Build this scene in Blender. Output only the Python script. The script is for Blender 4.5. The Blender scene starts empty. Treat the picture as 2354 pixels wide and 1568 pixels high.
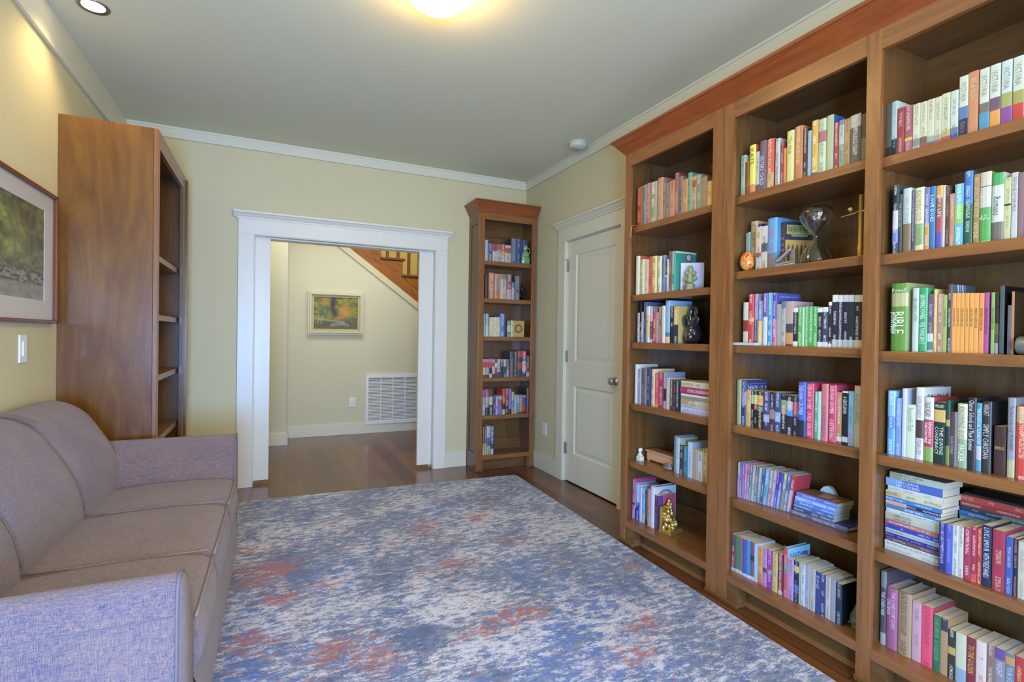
import bpy, bmesh, math, random
from mathutils import Vector, Matrix, Euler, noise
PI = math.pi
random.seed(7)
SC = bpy.context.scene
COL = SC.collection

# ------------------------------------------------------------------ camera
def make_camera():
    yaw, pit, rol = 0.43962784, -0.00795634, 0.01450193
    F = Vector((math.sin(yaw)*math.cos(pit), math.cos(yaw)*math.cos(pit), math.sin(pit)))
    R = Vector((math.cos(yaw), -math.sin(yaw), 0)); U = R.cross(F)
    c, s = math.cos(rol), math.sin(rol)
    R2 = R*c + U*s; U2 = U*c - R*s
    cd = bpy.data.cameras.new('camera'); cam = bpy.data.objects.new('camera', cd); COL.objects.link(cam)
    cd.sensor_width = 36; cd.lens = 18.055; cd.clip_start = 0.02
    cam.matrix_world = Matrix(((R2.x, U2.x, -F.x, 0), (R2.y, U2.y, -F.y, 0), (R2.z, U2.z, -F.z, 1.22), (0, 0, 0, 1)))
    SC.camera = cam
make_camera()
# ------------------------------------------------------------------ view, world, large lights
SC.view_settings.view_transform = 'Standard'
SC.view_settings.look = 'None'
SC.view_settings.gamma = 1
SC.view_settings.use_curve_mapping = False
SC.view_settings.exposure = 0.5
w = bpy.data.worlds.new('daylight'); SC.world = w; w.use_nodes = True
w.node_tree.nodes['Background'].inputs[0].default_value = (0.62, 0.78, 1.0, 1)
w.node_tree.nodes['Background'].inputs[1].default_value = 1.6
def area(name, loc, rot, sx, sy, power, col):
    l = bpy.data.lights.new(name, 'AREA'); l.shape = 'RECTANGLE'; l.size = sx; l.size_y = sy
    l.energy = power; l.color = col
    o = bpy.data.objects.new(name, l); COL.objects.link(o); o.location = loc; o.rotation_euler = rot
    return o
area('window_daylight', (0.55, -1.22, 1.45), (PI/2, 0, 0), 2.3, 1.7, 66, (1.0, .98, 0.90))
area('low_blue_fill', (-0.25, -1.13, 0.95), (math.radians(76), 0, math.radians(6)), 0.7, 0.65, 130, (0.10, 0.36, 1.0))  # added blue fill behind the camera, tints the near sofa arm
area('side_window_daylight', (2.42, -0.35, 1.5), (PI/2, 0, PI/2), 0.8, 1.5, 18, (0.7, 0.82, 1.0))
area('hall_daylight', (0.9, 5.62, 2.70), (0, 0, 0), 2.4, 0.6, 21, (1.0, 0.96, 0.86))
area('stair_daylight', (1.2, 7.0, 4.9), (0, 0, 0), 2.4, 0.8, 60, (1.0, 0.90, 0.62))

# ------------------------------------------------------------------ colour and node helpers
def lin(h):
    if not isinstance(h, str): return tuple(h)+((1,) if len(h) == 3 else ())
    r = []
    for i in (0, 2, 4):
        c = int(h[i:i+2], 16)/255
        r.append(c/12.92 if c <= .04045 else ((c+.055)/1.055)**2.4)
    return (r[0], r[1], r[2], 1)
def cov(h):
    c = lin(h); g = .3*c[0]+.59*c[1]+.11*c[2]; k = .84
    return tuple(g+(c[i]-g)*k for i in range(3))+(1,)
class NT:
    def __init__(s, name):
        s.m = bpy.data.materials.new(name); s.m.use_nodes = True
        s.t = s.m.node_tree; s.b = s.t.nodes['Principled BSDF']
    def n(s, ty, **k):
        x = s.t.nodes.new(ty)
        for a, v in k.items():
            if a.startswith('i_'): x.inputs[a[2:].replace('_', ' ')].default_value = v
            else: setattr(x, a, v)
        return x
    def l(s, a, b): s.t.links.new(a, b)
    def set(s, **k):
        for a, v in k.items(): s.b.inputs[a.replace('_', ' ')].default_value = v
        return s
    def coord(s, scale=(1, 1, 1), kind='Object', rot=(0, 0, 0)):
        c = s.n('ShaderNodeTexCoord'); m = s.n('ShaderNodeMapping'); m.inputs['Scale'].default_value = scale
        m.inputs['Rotation'].default_value = rot
        s.l(c.outputs[kind], m.inputs['Vector']); return m.outputs[0]
    def noise(s, vec, scale, detail=4, rough=.6, dist=0):
        x = s.n('ShaderNodeTexNoise'); x.inputs['Scale'].default_value = scale; x.inputs['Detail'].default_value = detail
        x.inputs['Roughness'].default_value = rough; x.inputs['Distortion'].default_value = dist
        s.l(vec, x.inputs['Vector']); return x.outputs[0]
    def ramp(s, fac, stops):
        r = s.n('ShaderNodeValToRGB'); e = r.color_ramp.elements
        while len(e) < len(stops): e.new(.5)
        for i, (p, c) in enumerate(stops): e[i].position = p; e[i].color = lin(c)
        s.l(fac, r.inputs[0]); return r.outputs[0]
    def mix(s, fac, a, b, mode='MIX'):
        x = s.n('ShaderNodeMix', data_type='RGBA', blend_type=mode)
        for k, v in ((0, fac), (6, a), (7, b)):
            if hasattr(v, 'is_output'): s.l(v, x.inputs[k])
            else: x.inputs[k].default_value = v if k == 0 else lin(v)
        return x.outputs[2]
    def math(s, op, a, b=0.0, clamp=False):
        x = s.n('ShaderNodeMath', operation=op, use_clamp=clamp)
        for k, v in ((0, a), (1, b)):
            if hasattr(v, 'is_output'): s.l(v, x.inputs[k])
            else: x.inputs[k].default_value = v
        return x.outputs[0]
    def bump(s, h, strength=.2, dist=.01):
        x = s.n('ShaderNodeBump'); x.inputs['Strength'].default_value = strength; x.inputs['Distance'].default_value = dist
        s.l(h, x.inputs['Height']); s.l(x.outputs[0], s.b.inputs['Normal'])
    def base(s, c): s.l(c, s.b.inputs['Base Color'])
M = {}
def simple(name, col, rough=.6, metal=0, **k):
    t = NT(name); t.set(Base_Color=lin(col), Roughness=rough, Metallic=metal, **k); M[name] = t.m; return t.m
def paint(name, col, rough=.7, tex=.08, sc=180):
    t = NT(name); v = t.coord(); n = t.noise(v, sc, 3); t.set(Base_Color=lin(col), Roughness=rough)
    t.bump(n, tex, .002); M[name] = t.m
paint('wall_paint', 'd0c69b'); paint('ceiling_paint', 'dad8b8', .85, .15, 260); paint('trim_paint', 'd8d4ba', .4, .02)
paint('casing_paint', 'e4e0d0', .35, .02)
paint('door_paint', 'dcd6b8', .4, .02); paint('stair_wall_paint', 'dcc878'); paint('hall_paint', 'd0caa8'); paint('stair_skirt_paint', 'd0c69b', .45, .02)
def wood(name, grain, dark, mid, light, rough=.32, coat=.25):
    t = NT(name)
    sc = {'x': (1.2, 14, 14), 'y': (14, 1.2, 14), 'z': (14, 14, 1.2)}[grain]
    v = t.coord(sc); n1 = t.noise(v, 2.2, 6, .62, 1.2)
    v2 = t.coord(tuple(a*4 for a in sc)); n2 = t.noise(v2, 6, 3, .6)
    v3 = t.coord((1.3, 1.3, 1.3)); n3 = t.noise(v3, 1.6, 2)
    c = t.ramp(n1, [(.28, dark), (.52, mid), (.78, light)])
    c = t.mix(t.math('MULTIPLY', n2, .35), c, dark)
    c = t.mix(t.math('MULTIPLY', n3, .35), c, light)
    t.base(c); t.set(Roughness=rough, Coat_Weight=coat, Coat_Roughness=.18); t.bump(n2, .05, .002); M[name] = t.m
for g in 'xyz': wood('cherry_'+g, g, '643c1e', '88562e', 'a06c38')
for g in 'xyz': wood('cherry_dark_'+g, g, '4e341a', '6c4a26', '825c30')  # darker copy of the cherry: shade of the bookcase interiors put into the colour
for g in 'xyz': wood('cherry_red_'+g, g, '6c3010', '8a461e', '9c5626')
def panelwood():
    t = NT('figured_panel'); v = t.coord((5, 5, .9)); n = t.noise(v, 1.6, 5, .55, 2.6); v2 = t.coord((60, 60, 3)); n2 = t.noise(v2, 3, 3)
    c = t.ramp(n, [(.2, '5a3410'), (.5, '734a1a'), (.8, '885c22')]); c = t.mix(t.math('MULTIPLY', n2, .35), c, '4e260e')
    t.base(c); t.set(Roughness=.27, Coat_Weight=.4, Coat_Roughness=.12); M['figured_panel'] = t.m
panelwood()
def oak():
    t = NT('oak'); v0 = t.coord((1, 1, 1), rot=(0, -.635, 0)); m2 = t.n('ShaderNodeMapping'); m2.inputs['Scale'].default_value = (1.5, 18, 18); t.l(v0, m2.inputs['Vector']); v = m2.outputs[0]; n = t.noise(v, 3, 6, .7, 1.5)
    t.base(t.ramp(n, [(.3, '5e300a'), (.5, '94560f'), (.75, 'b47522')])); t.set(Roughness=.35, Coat_Weight=.3); M['oak'] = t.m
oak(); simple('oak_dark', '74401a', .35)
def floor_mat():
    t = NT('hardwood'); c = t.n('ShaderNodeTexCoord'); s = t.n('ShaderNodeSeparateXYZ'); t.l(c.outputs['Object'], s.inputs[0])
    cb = t.n('ShaderNodeCombineXYZ'); t.l(s.outputs[1], cb.inputs[0]); t.l(s.outputs[0], cb.inputs[1])
    b = t.n('ShaderNodeTexBrick', offset=.37); t.l(cb.outputs[0], b.inputs['Vector'])
    for k, v in (('Scale', 1), ('Brick Width', 1.15), ('Row Height', .127), ('Mortar Size', .0026), ('Mortar Smooth', .3), ('Bias', 0)): b.inputs[k].default_value = v
    b.inputs['Color1'].default_value = lin('58341c'); b.inputs['Color2'].default_value = lin('9a6a3c'); b.inputs['Mortar'].default_value = lin('24120a')
    v = t.coord((22, 1.3, 1)); n = t.noise(v, 2.4, 6, .65, .8); v2 = t.coord((3, .9, 1)); n2 = t.noise(v2, 2.5, 3)
    g = t.ramp(n, [(.3, '6a4630'), (.55, 'b89880'), (.8, 'd8c0a8')])
    col = t.mix(.75, b.outputs[0], g, 'MULTIPLY'); col = t.mix(t.math('MULTIPLY', n2, .3), col, '7a4828')
    t.base(col); t.set(Roughness=.3, Coat_Weight=.35, Coat_Roughness=.14)
    h = t.math('ADD', t.math('MULTIPLY', b.outputs[1], -1.0), t.math('MULTIPLY', n2, .6)); t.bump(h, .15, .003); M['hardwood'] = t.m
floor_mat()
def fabric(name, a, b_, rough=.9):
    t = NT(name); v1 = t.coord((55, 900, 900)); v2 = t.coord((900, 55, 900)); v3 = t.coord((900, 900, 55))
    n1 = t.noise(v1, 1, 2); n2 = t.noise(v2, 1, 2); n3 = t.noise(v3, 1, 2)
    s = t.math('ADD', t.math('ADD', n1, n2), n3); f = t.math('MULTIPLY', t.math('SUBTRACT', s, 1.2), 1.7, True)
    vb = t.coord((1, 1, 1)); nb = t.noise(vb, 6, 4); f2 = t.math('ADD', f, t.math('MULTIPLY', t.math('SUBTRACT', nb, .5), .5), True)
    t.base(t.mix(f2, a, b_)); t.set(Roughness=rough, Sheen_Weight=.25, Sheen_Roughness=.5); t.bump(s, .5, .002); M[name] = t.m
fabric('sofa_fabric', '343c5c', '9a7a68'); simple('seam_fabric', '6e6468', .9); simple('piping_fabric', '8c7c74', .9)
simple('white_plastic', 'e4e4dc', .35); simple('detector_plastic', 'c8cabc', .4); simple('socket_dark', '3a3832', .5)
simple('nickel', 'b4aea4', .35, .9); simple('brass', 'd0a050', .5, .6); simple('gold', 'dcc070', .36, .85); simple('chrome', 'd8dce0', .3, .8)
simple('dark_iron', '23282a', .35, .6); simple('black_stone', '26262a', .16, 0, Coat_Weight=.6); simple('black_plastic', '141414', .4)
simple('white_stone', 'd8dccc', .6); simple('pale_wood', 'cfa070', .5); simple('carved_brown', '8a5a48', .6); simple('green_ceramic', '8f9a66', .45)
simple('violet_paint', '9a5a9a', .6); simple('mauve_metal', '8a7870', .45, .3); simple('white_card', 'd8d0d8', .5); simple('cream_card', 'e0d8b0', .6)
simple('mat_board', 'cdc8bd', .8); simple('frame_wood', '6a3418', .35); simple('cream_frame', 'ccc6a0', .45); simple('linen_liner', 'c0b080', .7)
simple('tan_ribbon', 'c0885a', .6); simple('grey_steel', '8c9288', .35, .5); simple('page_paper', 'd8ccaa', .8); simple('screw_white', 'd8d8d0', .4)
simple('block_tan', 'b89858', .6); simple('block_brown', '7a5028', .6); simple('wolf_stone', '6e6a58', .6); simple('cd_case', 'b8c0b8', .2); simple('sage_cream', 'c4bd98', .5); simple('grille_dark', '77776c', .8)
def glass():
    t = NT('clear_glass'); t.set(Base_Color=(1, 1, 1, 1), Roughness=.02, Transmission_Weight=1.0, IOR=1.45); M['clear_glass'] = t.m
    t = NT('thin_glass'); g = t.n('ShaderNodeBsdfGlossy'); g.inputs['Roughness'].default_value = .03
    tr = t.n('ShaderNodeBsdfTransparent'); mx = t.n('ShaderNodeMixShader'); lw = t.n('ShaderNodeLayerWeight'); lw.inputs[0].default_value = .35
    f = t.math('ADD', t.math('MULTIPLY', t.math('POWER', lw.outputs['Facing'], 2.2), .85), .045, True)
    t.l(f, mx.inputs[0]); t.l(tr.outputs[0], mx.inputs[1]); t.l(g.outputs[0], mx.inputs[2])
    t.l(mx.outputs[0], t.t.nodes['Material Output'].inputs[0]); M['thin_glass'] = t.m
    t = NT('picture_glass'); g = t.n('ShaderNodeBsdfGlossy'); g.inputs['Roughness'].default_value = .03; tr = t.n('ShaderNodeBsdfTransparent'); mx = t.n('ShaderNodeMixShader')
    mx.inputs[0].default_value = .06; t.l(tr.outputs[0], mx.inputs[1]); t.l(g.outputs[0], mx.inputs[2]); t.l(mx.outputs[0], t.t.nodes['Material Output'].inputs[0]); M['picture_glass'] = t.m
    t = NT('dark_sand'); t.set(Base_Color=lin('4a3428'), Roughness=.8); M['dark_sand'] = t.m
glass()
def emit(name, col, st):
    t = NT(name); t.set(Base_Color=lin(col), Emission_Color=lin(col), Emission_Strength=st); M[name] = t.m
emit('lamp_glass', 'ffcf80', 38.0); emit('downlight_lens', 'fff2e0', 14.0)
def egg_mat():
    t = NT('painted_egg'); v = t.coord(); n = t.noise(v, 32, 2, .5, 1.5); n2 = t.noise(v, 70, 2)
    c = t.ramp(n, [(.36, 'c83a24'), (.44, 'e07030'), (.49, 'e0b850'), (.53, 'b0a040'), (.58, 'd86038'), (.7, 'c83a24')]); t.base(c)
    t.set(Roughness=.2, Coat_Weight=.6); M['painted_egg'] = t.m
    t = NT('painted_jug'); v = t.coord(); n = t.noise(v, 38, 2, .5, 1); t.base(t.ramp(n, [(.3, '2c4a38'), (.45, '5a9070'), (.58, 'a0b878'), (.68, 'd8c890'), (.8, '3a70a0')]))
    t.set(Roughness=.2, Coat_Weight=.5); M['painted_jug'] = t.m
egg_mat()
# painted surfaces coloured by a per-face attribute (book covers, pictures, lettering)
def attr_mats():
    t = NT('book_cover'); a = t.n('ShaderNodeAttribute', attribute_name='col'); k = t.n('ShaderNodeAttribute', attribute_name='ink')
    uv = t.n('ShaderNodeUVMap', uv_map='UVMap'); sp = t.n('ShaderNodeSeparateXYZ'); t.l(uv.outputs[0], sp.inputs[0])
    oi = t.n('ShaderNodeObjectInfo'); u, v = sp.outputs[0], sp.outputs[1]
    rnd = t.math('MULTIPLY', oi.outputs['Random'], 50)
    cb = t.n('ShaderNodeCombineXYZ'); t.l(t.math('MULTIPLY', u, 4.2), cb.inputs[0]); t.l(t.math('MULTIPLY', v, 460), cb.inputs[1]); t.l(rnd, cb.inputs[2])
    n = t.noise(cb.outputs[0], 1, 2, .7)
    cb2 = t.n('ShaderNodeCombineXYZ'); t.l(t.math('MULTIPLY', v, 22), cb2.inputs[0]); t.l(rnd, cb2.inputs[1]); n2 = t.noise(cb2.outputs[0], 1, 0)
    m = t.math('GREATER_THAN', n, .5); m2 = t.math('GREATER_THAN', n2, .44)
    cen = t.math('LESS_THAN', t.math('ABSOLUTE', t.math('SUBTRACT', u, .5)), .22)
    f = t.math('MULTIPLY', t.math('MULTIPLY', m, m2), t.math('MULTIPLY', cen, k.outputs['Alpha']))
    f = t.math('MULTIPLY', f, .8)
    col = t.mix(f, a.outputs['Color'], k.outputs['Color'])
    co = t.coord(); nn = t.noise(co, 25, 3); col = t.mix(t.math('MULTIPLY', t.math('SUBTRACT', nn, .35), .35, True), col, a.outputs['Color'])
    t.base(col); t.set(Roughness=.42); M['book_cover'] = t.m
    t = NT('printed_ink'); a = t.n('ShaderNodeAttribute', attribute_name='col'); t.base(a.outputs['Color']); t.set(Roughness=.5); M['printed_ink'] = t.m
    t = NT('painting_canvas'); a = t.n('ShaderNodeAttribute', attribute_name='col'); v = t.coord(); n = t.noise(v, 130, 3)
    t.base(t.mix(t.math('MULTIPLY', n, .25), a.outputs['Color'], '30301c')); t.set(Roughness=.5); t.bump(n, .25, .002); M['painting_canvas'] = t.m
attr_mats()
def rug_mat():
    t = NT('distressed_rug'); z = t.n('ShaderNodeAttribute', attribute_name='zone'); s = t.n('ShaderNodeSeparateColor'); t.l(z.outputs['Color'], s.inputs[0])
    blue = z.outputs['Alpha']
    def nz(off, sc, aniso=(.8, 1.35, 1), det=12, rough=.86, dist=.12):
        c = t.n('ShaderNodeTexCoord'); m = t.n('ShaderNodeMapping'); m.inputs['Scale'].default_value = aniso; m.inputs['Location'].default_value = (off, off*1.7, off)
        m.inputs['Rotation'].default_value = (0, 0, -.04); t.l(c.outputs['Object'], m.inputs['Vector']); return t.noise(m.outputs[0], sc, det, rough, dist)
    def mask(n, th, k=24, top=1.0): return t.math('MULTIPLY', t.math('MULTIPLY', t.math('SUBTRACT', n, th), k, True), top)
    add = lambda *q: q[0] if len(q) == 1 else t.math('ADD', q[0], add(*q[1:]))
    mul = lambda a, k: t.math('MULTIPLY', a, k)
    big = nz(3, 2.4, (1, 1, 1), 5, .65); big2 = nz(11, 3.2, (1, 1, 1), 5, .65); fine = nz(2, 150, (1, 1, 1), 2, .6, 0)
    c = t.mix(mask(nz(21, 16), .5, 12), '60708a', '94949e')
    c = t.mix(mask(add(nz(31, 15), mul(s.outputs[1], .06), mul(big2, .25)), .635, 24, .85), c, '3f4a66')
    c = t.mix(mask(add(nz(41, 16), mul(blue, .07), mul(big, .25)), .64, 22, .8), c, '4a6cae')
    c = t.mix(mask(add(nz(51, 18), mul(big2, .2)), .63, 22, .65), c, 'a8987a')
    wn = add(nz(61, 20, (.7, 1.7, 1)), mul(s.outputs[2], .06), mul(s.outputs[1], -.05), mul(big, .35), mul(fine, .12))
    c = t.mix(mask(wn, .735, 22, .92), c, 'd8d2d0')
    c = t.mix(mask(add(nz(91, 40, (.8, 1.8, 1), 8), mul(fine, .15)), .605, 30, .75), c, '56647e')
    c = t.mix(mask(add(nz(71, 26), mul(s.outputs[0], .10), mul(big2, .24)), .688, 20, .8), c, 'aa5428')
    c = t.mix(mul(t.math('SUBTRACT', fine, .3, True), .5), c, '808698')
    t.base(c); t.set(Roughness=.95, Sheen_Weight=.15); t.bump(fine, .4, .003); M['distressed_rug'] = t.m
rug_mat()

# ------------------------------------------------------------------ mesh helpers
class MB:
    def __init__(s): s.bm = bmesh.new()
    def box(s, x0, x1, y0, y1, z0, z1, bev=0):
        b = bmesh.new(); vs = [b.verts.new((x, y, z)) for x in (x0, x1) for y in (y0, y1) for z in (z0, z1)]
        for f in ((0, 1, 3, 2), (4, 6, 7, 5), (0, 4, 5, 1), (2, 3, 7, 6), (0, 2, 6, 4), (1, 5, 7, 3)): b.faces.new([vs[i] for i in f])
        if bev: bmesh.ops.bevel(b, geom=b.edges[:], offset=bev, segments=2, affect='EDGES', profile=.5)
        s.merge(b); return s
    def merge(s, b):
        me = bpy.data.meshes.new('tmp'); b.to_mesh(me); b.free(); s.bm.from_mesh(me); bpy.data.meshes.remove(me)
    def prism(s, pts, axis, a, b_):
        """closed 2D polygon extruded along axis (the remaining two axes in xyz order)"""
        def P(p, t): return {'x': (t, p[0], p[1]), 'y': (p[0], t, p[1]), 'z': (p[0], p[1], t)}[axis]
        A = [s.bm.verts.new(P(p, a)) for p in pts]; B = [s.bm.verts.new(P(p, b_)) for p in pts]; n = len(pts)
        s.bm.faces.new(A); s.bm.faces.new(B[::-1])
        for i in range(n): s.bm.faces.new((A[i], B[i], B[(i+1) % n], A[(i+1) % n]))
        return s
    def lathe(s, prof, c=(0, 0, 0), seg=32, axis='z', sx=1, sy=1):
        rings = []
        for r, z in prof:
            ring = []
            for i in range(seg):
                a = 2*PI*i/seg; p = (r*math.cos(a)*sx, r*math.sin(a)*sy, z)
                if axis == 'x': p = (p[2], p[0], p[1])
                elif axis == 'y': p = (p[0], p[2], p[1])
                ring.append(s.bm.verts.new((p[0]+c[0], p[1]+c[1], p[2]+c[2])))
            rings.append(ring)
        for a, b in zip(rings, rings[1:]):
            for i in range(seg): s.bm.faces.new((a[i], a[(i+1) % seg], b[(i+1) % seg], b[i]))
        if prof[0][0] > 1e-4: s.bm.faces.new(rings[0][::-1])
        if prof[-1][0] > 1e-4: s.bm.faces.new(rings[-1])
        return s
    def ball(s, c, r, sub=3):
        if not isinstance(r, tuple): r = (r, r, r)
        b = bmesh.new(); bmesh.ops.create_icosphere(b, subdivisions=sub, radius=1)
        for v in b.verts: v.co = Vector((v.co.x*r[0]+c[0], v.co.y*r[1]+c[1], v.co.z*r[2]+c[2]))
        s.merge(b); return s
    def tube(s, pts, rad, seg=10):
        pts = [Vector(p) for p in pts]; rads = rad if isinstance(rad, (list, tuple)) else [rad]*len(pts); rings = []
        for i, p in enumerate(pts):
            d = (pts[min(i+1, len(pts)-1)]-pts[max(i-1, 0)]).normalized()
            u = d.orthogonal().normalized() if i == 0 else (pu-d*pu.dot(d)).normalized()
            pu = u; w_ = d.cross(u)
            rings.append([s.bm.verts.new(p+(u*math.cos(2*PI*k/seg)+w_*math.sin(2*PI*k/seg))*rads[i]) for k in range(seg)])
        for a, b in zip(rings, rings[1:]):
            for k in range(seg): s.bm.faces.new((a[k], a[(k+1) % seg], b[(k+1) % seg], b[k]))
        s.bm.faces.new(rings[0][::-1]); s.bm.faces.new(rings[-1]); return s
    def grid(s, fn, nu, nv, closed_u=False):
        g = [[s.bm.verts.new(fn(i/nu, j/nv)) for j in range(nv+1)] for i in range(nu+(0 if closed_u else 1))]
        N = len(g)
        for i in range(nu):
            for j in range(nv): s.bm.faces.new((g[i][j], g[(i+1) % N][j], g[(i+1) % N][j+1], g[i][j+1]))
        return g
    def xf(s, mat): s.bm.transform(mat); return s
    def build(s, name, mat, parent=None, smooth=False, local=False, bevel=0, sub=0, solid=0, melt=0):
        bmesh.ops.recalc_face_normals(s.bm, faces=s.bm.faces)
        if parent is not None and not local:
            q = parent
            while q is not None:
                s.bm.transform(Matrix.Translation(-q.location)); q = q.parent
        me = bpy.data.meshes.new(name); s.bm.to_mesh(me); s.bm.free()
        me.materials.append(M[mat] if isinstance(mat, str) else mat)
        o = bpy.data.objects.new(name, me); COL.objects.link(o)
        if parent is not None: o.parent = parent
        if smooth: me.shade_smooth()
        if solid:
            m = o.modifiers.new('solid', 'SOLIDIFY'); m.thickness = solid
        if melt:
            m = o.modifiers.new('melt', 'REMESH'); m.mode = 'VOXEL'; m.voxel_size = melt; m.use_smooth_shade = True
            m = o.modifiers.new('soften', 'SMOOTH'); m.iterations = 6; m.factor = .6
        if bevel:
            m = o.modifiers.new('bevel', 'BEVEL'); m.width = bevel; m.segments = 2; m.limit_method = 'ANGLE'; m.angle_limit = math.radians(40)
        if sub:
            m = o.modifiers.new('sub', 'SUBSURF'); m.levels = sub; m.render_levels = sub
        return o
def tag(o, label=None, cat=None, group=None, kind=None):
    if label: o['label'] = label
    if cat: o['category'] = cat
    if group: o['group'] = group
    if kind: o['kind'] = kind
    return o
def thing(name, loc, label, cat, group=None, rz=0):
    o = bpy.data.objects.new(name, None); COL.objects.link(o); o.location = loc; o.rotation_euler = (0, 0, rz)
    o.empty_display_size = .05
    return tag(o, label, cat, group)
def struct(o, label, cat): return tag(o, label, cat, kind='structure')

# ------------------------------------------------------------------ room shell
WX, WL, WY, CZ = 2.28, -0.97, 4.56, 2.745
XA, XB, YN, YF = -1.6, 4.4, -1.0, 7.5
struct(MB().box(XA, XB, YN-.1, YF, -.1, 0).build('floor', 'hardwood'), 'dark glossy hardwood plank floor running through to the hall', 'floor')
struct(MB().box(WL-.1, WX+.1, YN-.1, WY, CZ, CZ+.08).build('ceiling', 'ceiling_paint'), 'grey-green painted ceiling over the library room', 'ceiling')
struct(MB().box(WL-.1, WL, YN, WY, 0, CZ).build('wall_left', 'wall_paint'), 'cream painted wall behind the sofa', 'wall')
b = MB(); b.box(WL-.1, -.125, WY, 4.72, 0, CZ); b.box(1.36, WX+.1, WY, 4.72, 0, CZ); b.box(-.125, 1.36, WY, 4.72, 2.02, CZ)
struct(b.build('wall_back', 'wall_paint'), 'cream painted wall with the wide cased opening', 'wall')
b = MB(); b.box(WX, WX+.1, .2, 3.0, 0, CZ); b.box(WX, WX+.1, 3.78, WY, 0, CZ); b.box(WX, WX+.1, 3.0, 3.78, 2.04, CZ); b.box(WX+.07, WX+.1, 3.0, 3.78, 0, 2.04)
b.box(WX, WX+.1, YN, -.85, 0, CZ); b.box(WX, WX+.1, -.85, .2, 0, .75); b.box(WX, WX+.1, -.85, .2, 2.3, CZ)
struct(b.build('wall_right', 'wall_paint'), 'cream painted wall holding the long bookcase and the panelled door', 'wall')
b = MB(); b.box(WL, -.6, YN-.1, YN, 0, CZ); b.box(1.7, WX+.1, YN-.1, YN, 0, CZ); b.box(-.6, 1.7, YN-.1, YN, 0, .6); b.box(-.6, 1.7, YN-.1, YN, 2.3, CZ)
struct(b.build('wall_front', 'wall_paint'), 'cream painted wall with a wide window behind the camera', 'wall')
def window(name, x0, x1, z0, z1, axis, at):
    b = MB()
    def bx(a0, a1, z0_, z1_):
        if axis == 'x': b.box(a0, a1, at, at+.04, z0_, z1_)
        else: b.box(at, at+.04, a0, a1, z0_, z1_)
    n = max(1, round((x1-x0)/.8))
    for i in range(n+1):
        c = x0+(x1-x0)*i/n; bx(max(x0, c-.025), min(x1, c+.025), z0, z1)
    for zz in (z0, (z0+z1)/2, z1): bx(x0, x1, max(z0, zz-.025), min(z1, zz+.025))
    return b.build(name, 'casing_paint')
struct(window('window_1', -.6, 1.7, .6, 2.3, 'x', YN-.08), 'white framed wide window behind the camera', 'window')
struct(window('window_2', -.85, .2, .75, 2.3, 'y', WX+.04), 'white framed window beyond the near end of the bookcase', 'window')
# hall beyond the opening
HS, HY = 6.14, 6.52
struct(MB().box(XA, .165, HS, HY+.1, 0, CZ).build('wall_hall_left', 'hall_paint'), 'cream hall wall return standing forward at the left', 'wall')
def wz(x): return 2.30-.737*(x-.717)
b = MB(); b.prism([(.165, 0), (3.82, 0), (.165, wz(.165))][0:1]+[(3.8, 0), (3.8, max(.02, wz(3.8))), (.165, wz(.165))], 'y', HY, HY+.06)
struct(b.build('wall_hall', 'hall_paint'), 'cream wall under the staircase in the hall', 'wall')
struct(MB().box(XA, XB, YF, YF+.1, 0, 5.1).build('wall_stairwell', 'stair_wall_paint'), 'yellow lit wall of the stairwell behind the balusters', 'wall')
struct(MB().box(XB, XB+.1, 4.72, YF, 0, 5.1).build('wall_hall_right', 'hall_paint'), 'cream end wall of the hall', 'wall')
struct(MB().box(XA-.1, XA, 4.72, YF, 0, 5.1).build('wall_hall_far_left', 'hall_paint'), 'cream left end wall of the hall', 'wall')
b = MB(); b.box(XA, XB, 4.72, HY-.02, CZ, CZ+.08); b.box(XA, XB, HY-.02, YF, 5.1, 5.18); b.box(XA, XB, HY-.06, HY-.02, CZ+.08, 5.1)
struct(b.build('ceiling_hall', 'ceiling_paint'), 'painted hall ceiling', 'ceiling')
b = MB(); b.box(WX+.1, XB, 4.66, 4.72, 0, CZ); b.box(XA, WL-.1, 4.66, 4.72, 0, CZ)
struct(b.build('wall_hall_near', 'hall_paint'), 'near wall of the hall', 'wall')
# baseboards
def base(name, pts, h, label):
    b = MB()
    for (x0, x1, y0, y1) in pts: b.box(x0, x1, y0, y1, 0, h-.006); b.box(x0+(.004 if x1-x0 < .05 else 0), x1, y0+(.004 if y1-y0 < .05 else 0), y1, h-.006, h)
    return struct(b.build(name, 'trim_paint', bevel=.002), label, 'baseboard')
base('baseboard_back', [(WL, -.236, WY-.016, WY), (1.472, 1.678, WY-.016, WY)], .15, 'cream painted baseboard along the back wall')
base('baseboard_right', [(WX-.016, WX, 3.892, WY-.016)], .15, 'cream painted baseboard between corner and door')
base('baseboard_left', [(WL, WL+.016, YN, 3.29)], .15, 'cream painted baseboard behind the sofa')
base('baseboard_hall', [(.165, 3.6, HY-.016, HY), (XA, .165, HS-.016, HS), (.165, .181, HS-.016, HY-.016)], .135, 'cream painted baseboard in the hall')
# flat crown boards under the ceiling
def crown(name, bxs, label):
    b = MB()
    for q in bxs: b.box(*q)
    return struct(b.build(name, 'trim_paint', bevel=.003), label, 'trim')
crown('trim_1', [(WL, WX, WY-.02, WY, 2.662, CZ), (WL, WX, WY-.028, WY-.02, 2.728, CZ)], 'flat cream crown board on the back wall')
crown('trim_2', [(WX-.02, WX, YN, WY-.02, 2.662, CZ), (WX-.028, WX-.02, YN, WY-.028, 2.728, CZ)], 'flat cream crown board above the long bookcase')
crown('trim_3', [(WL, WL+.02, YN, WY-.02, 2.57, CZ)], 'wide flat cream crown board on the left wall')
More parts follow.
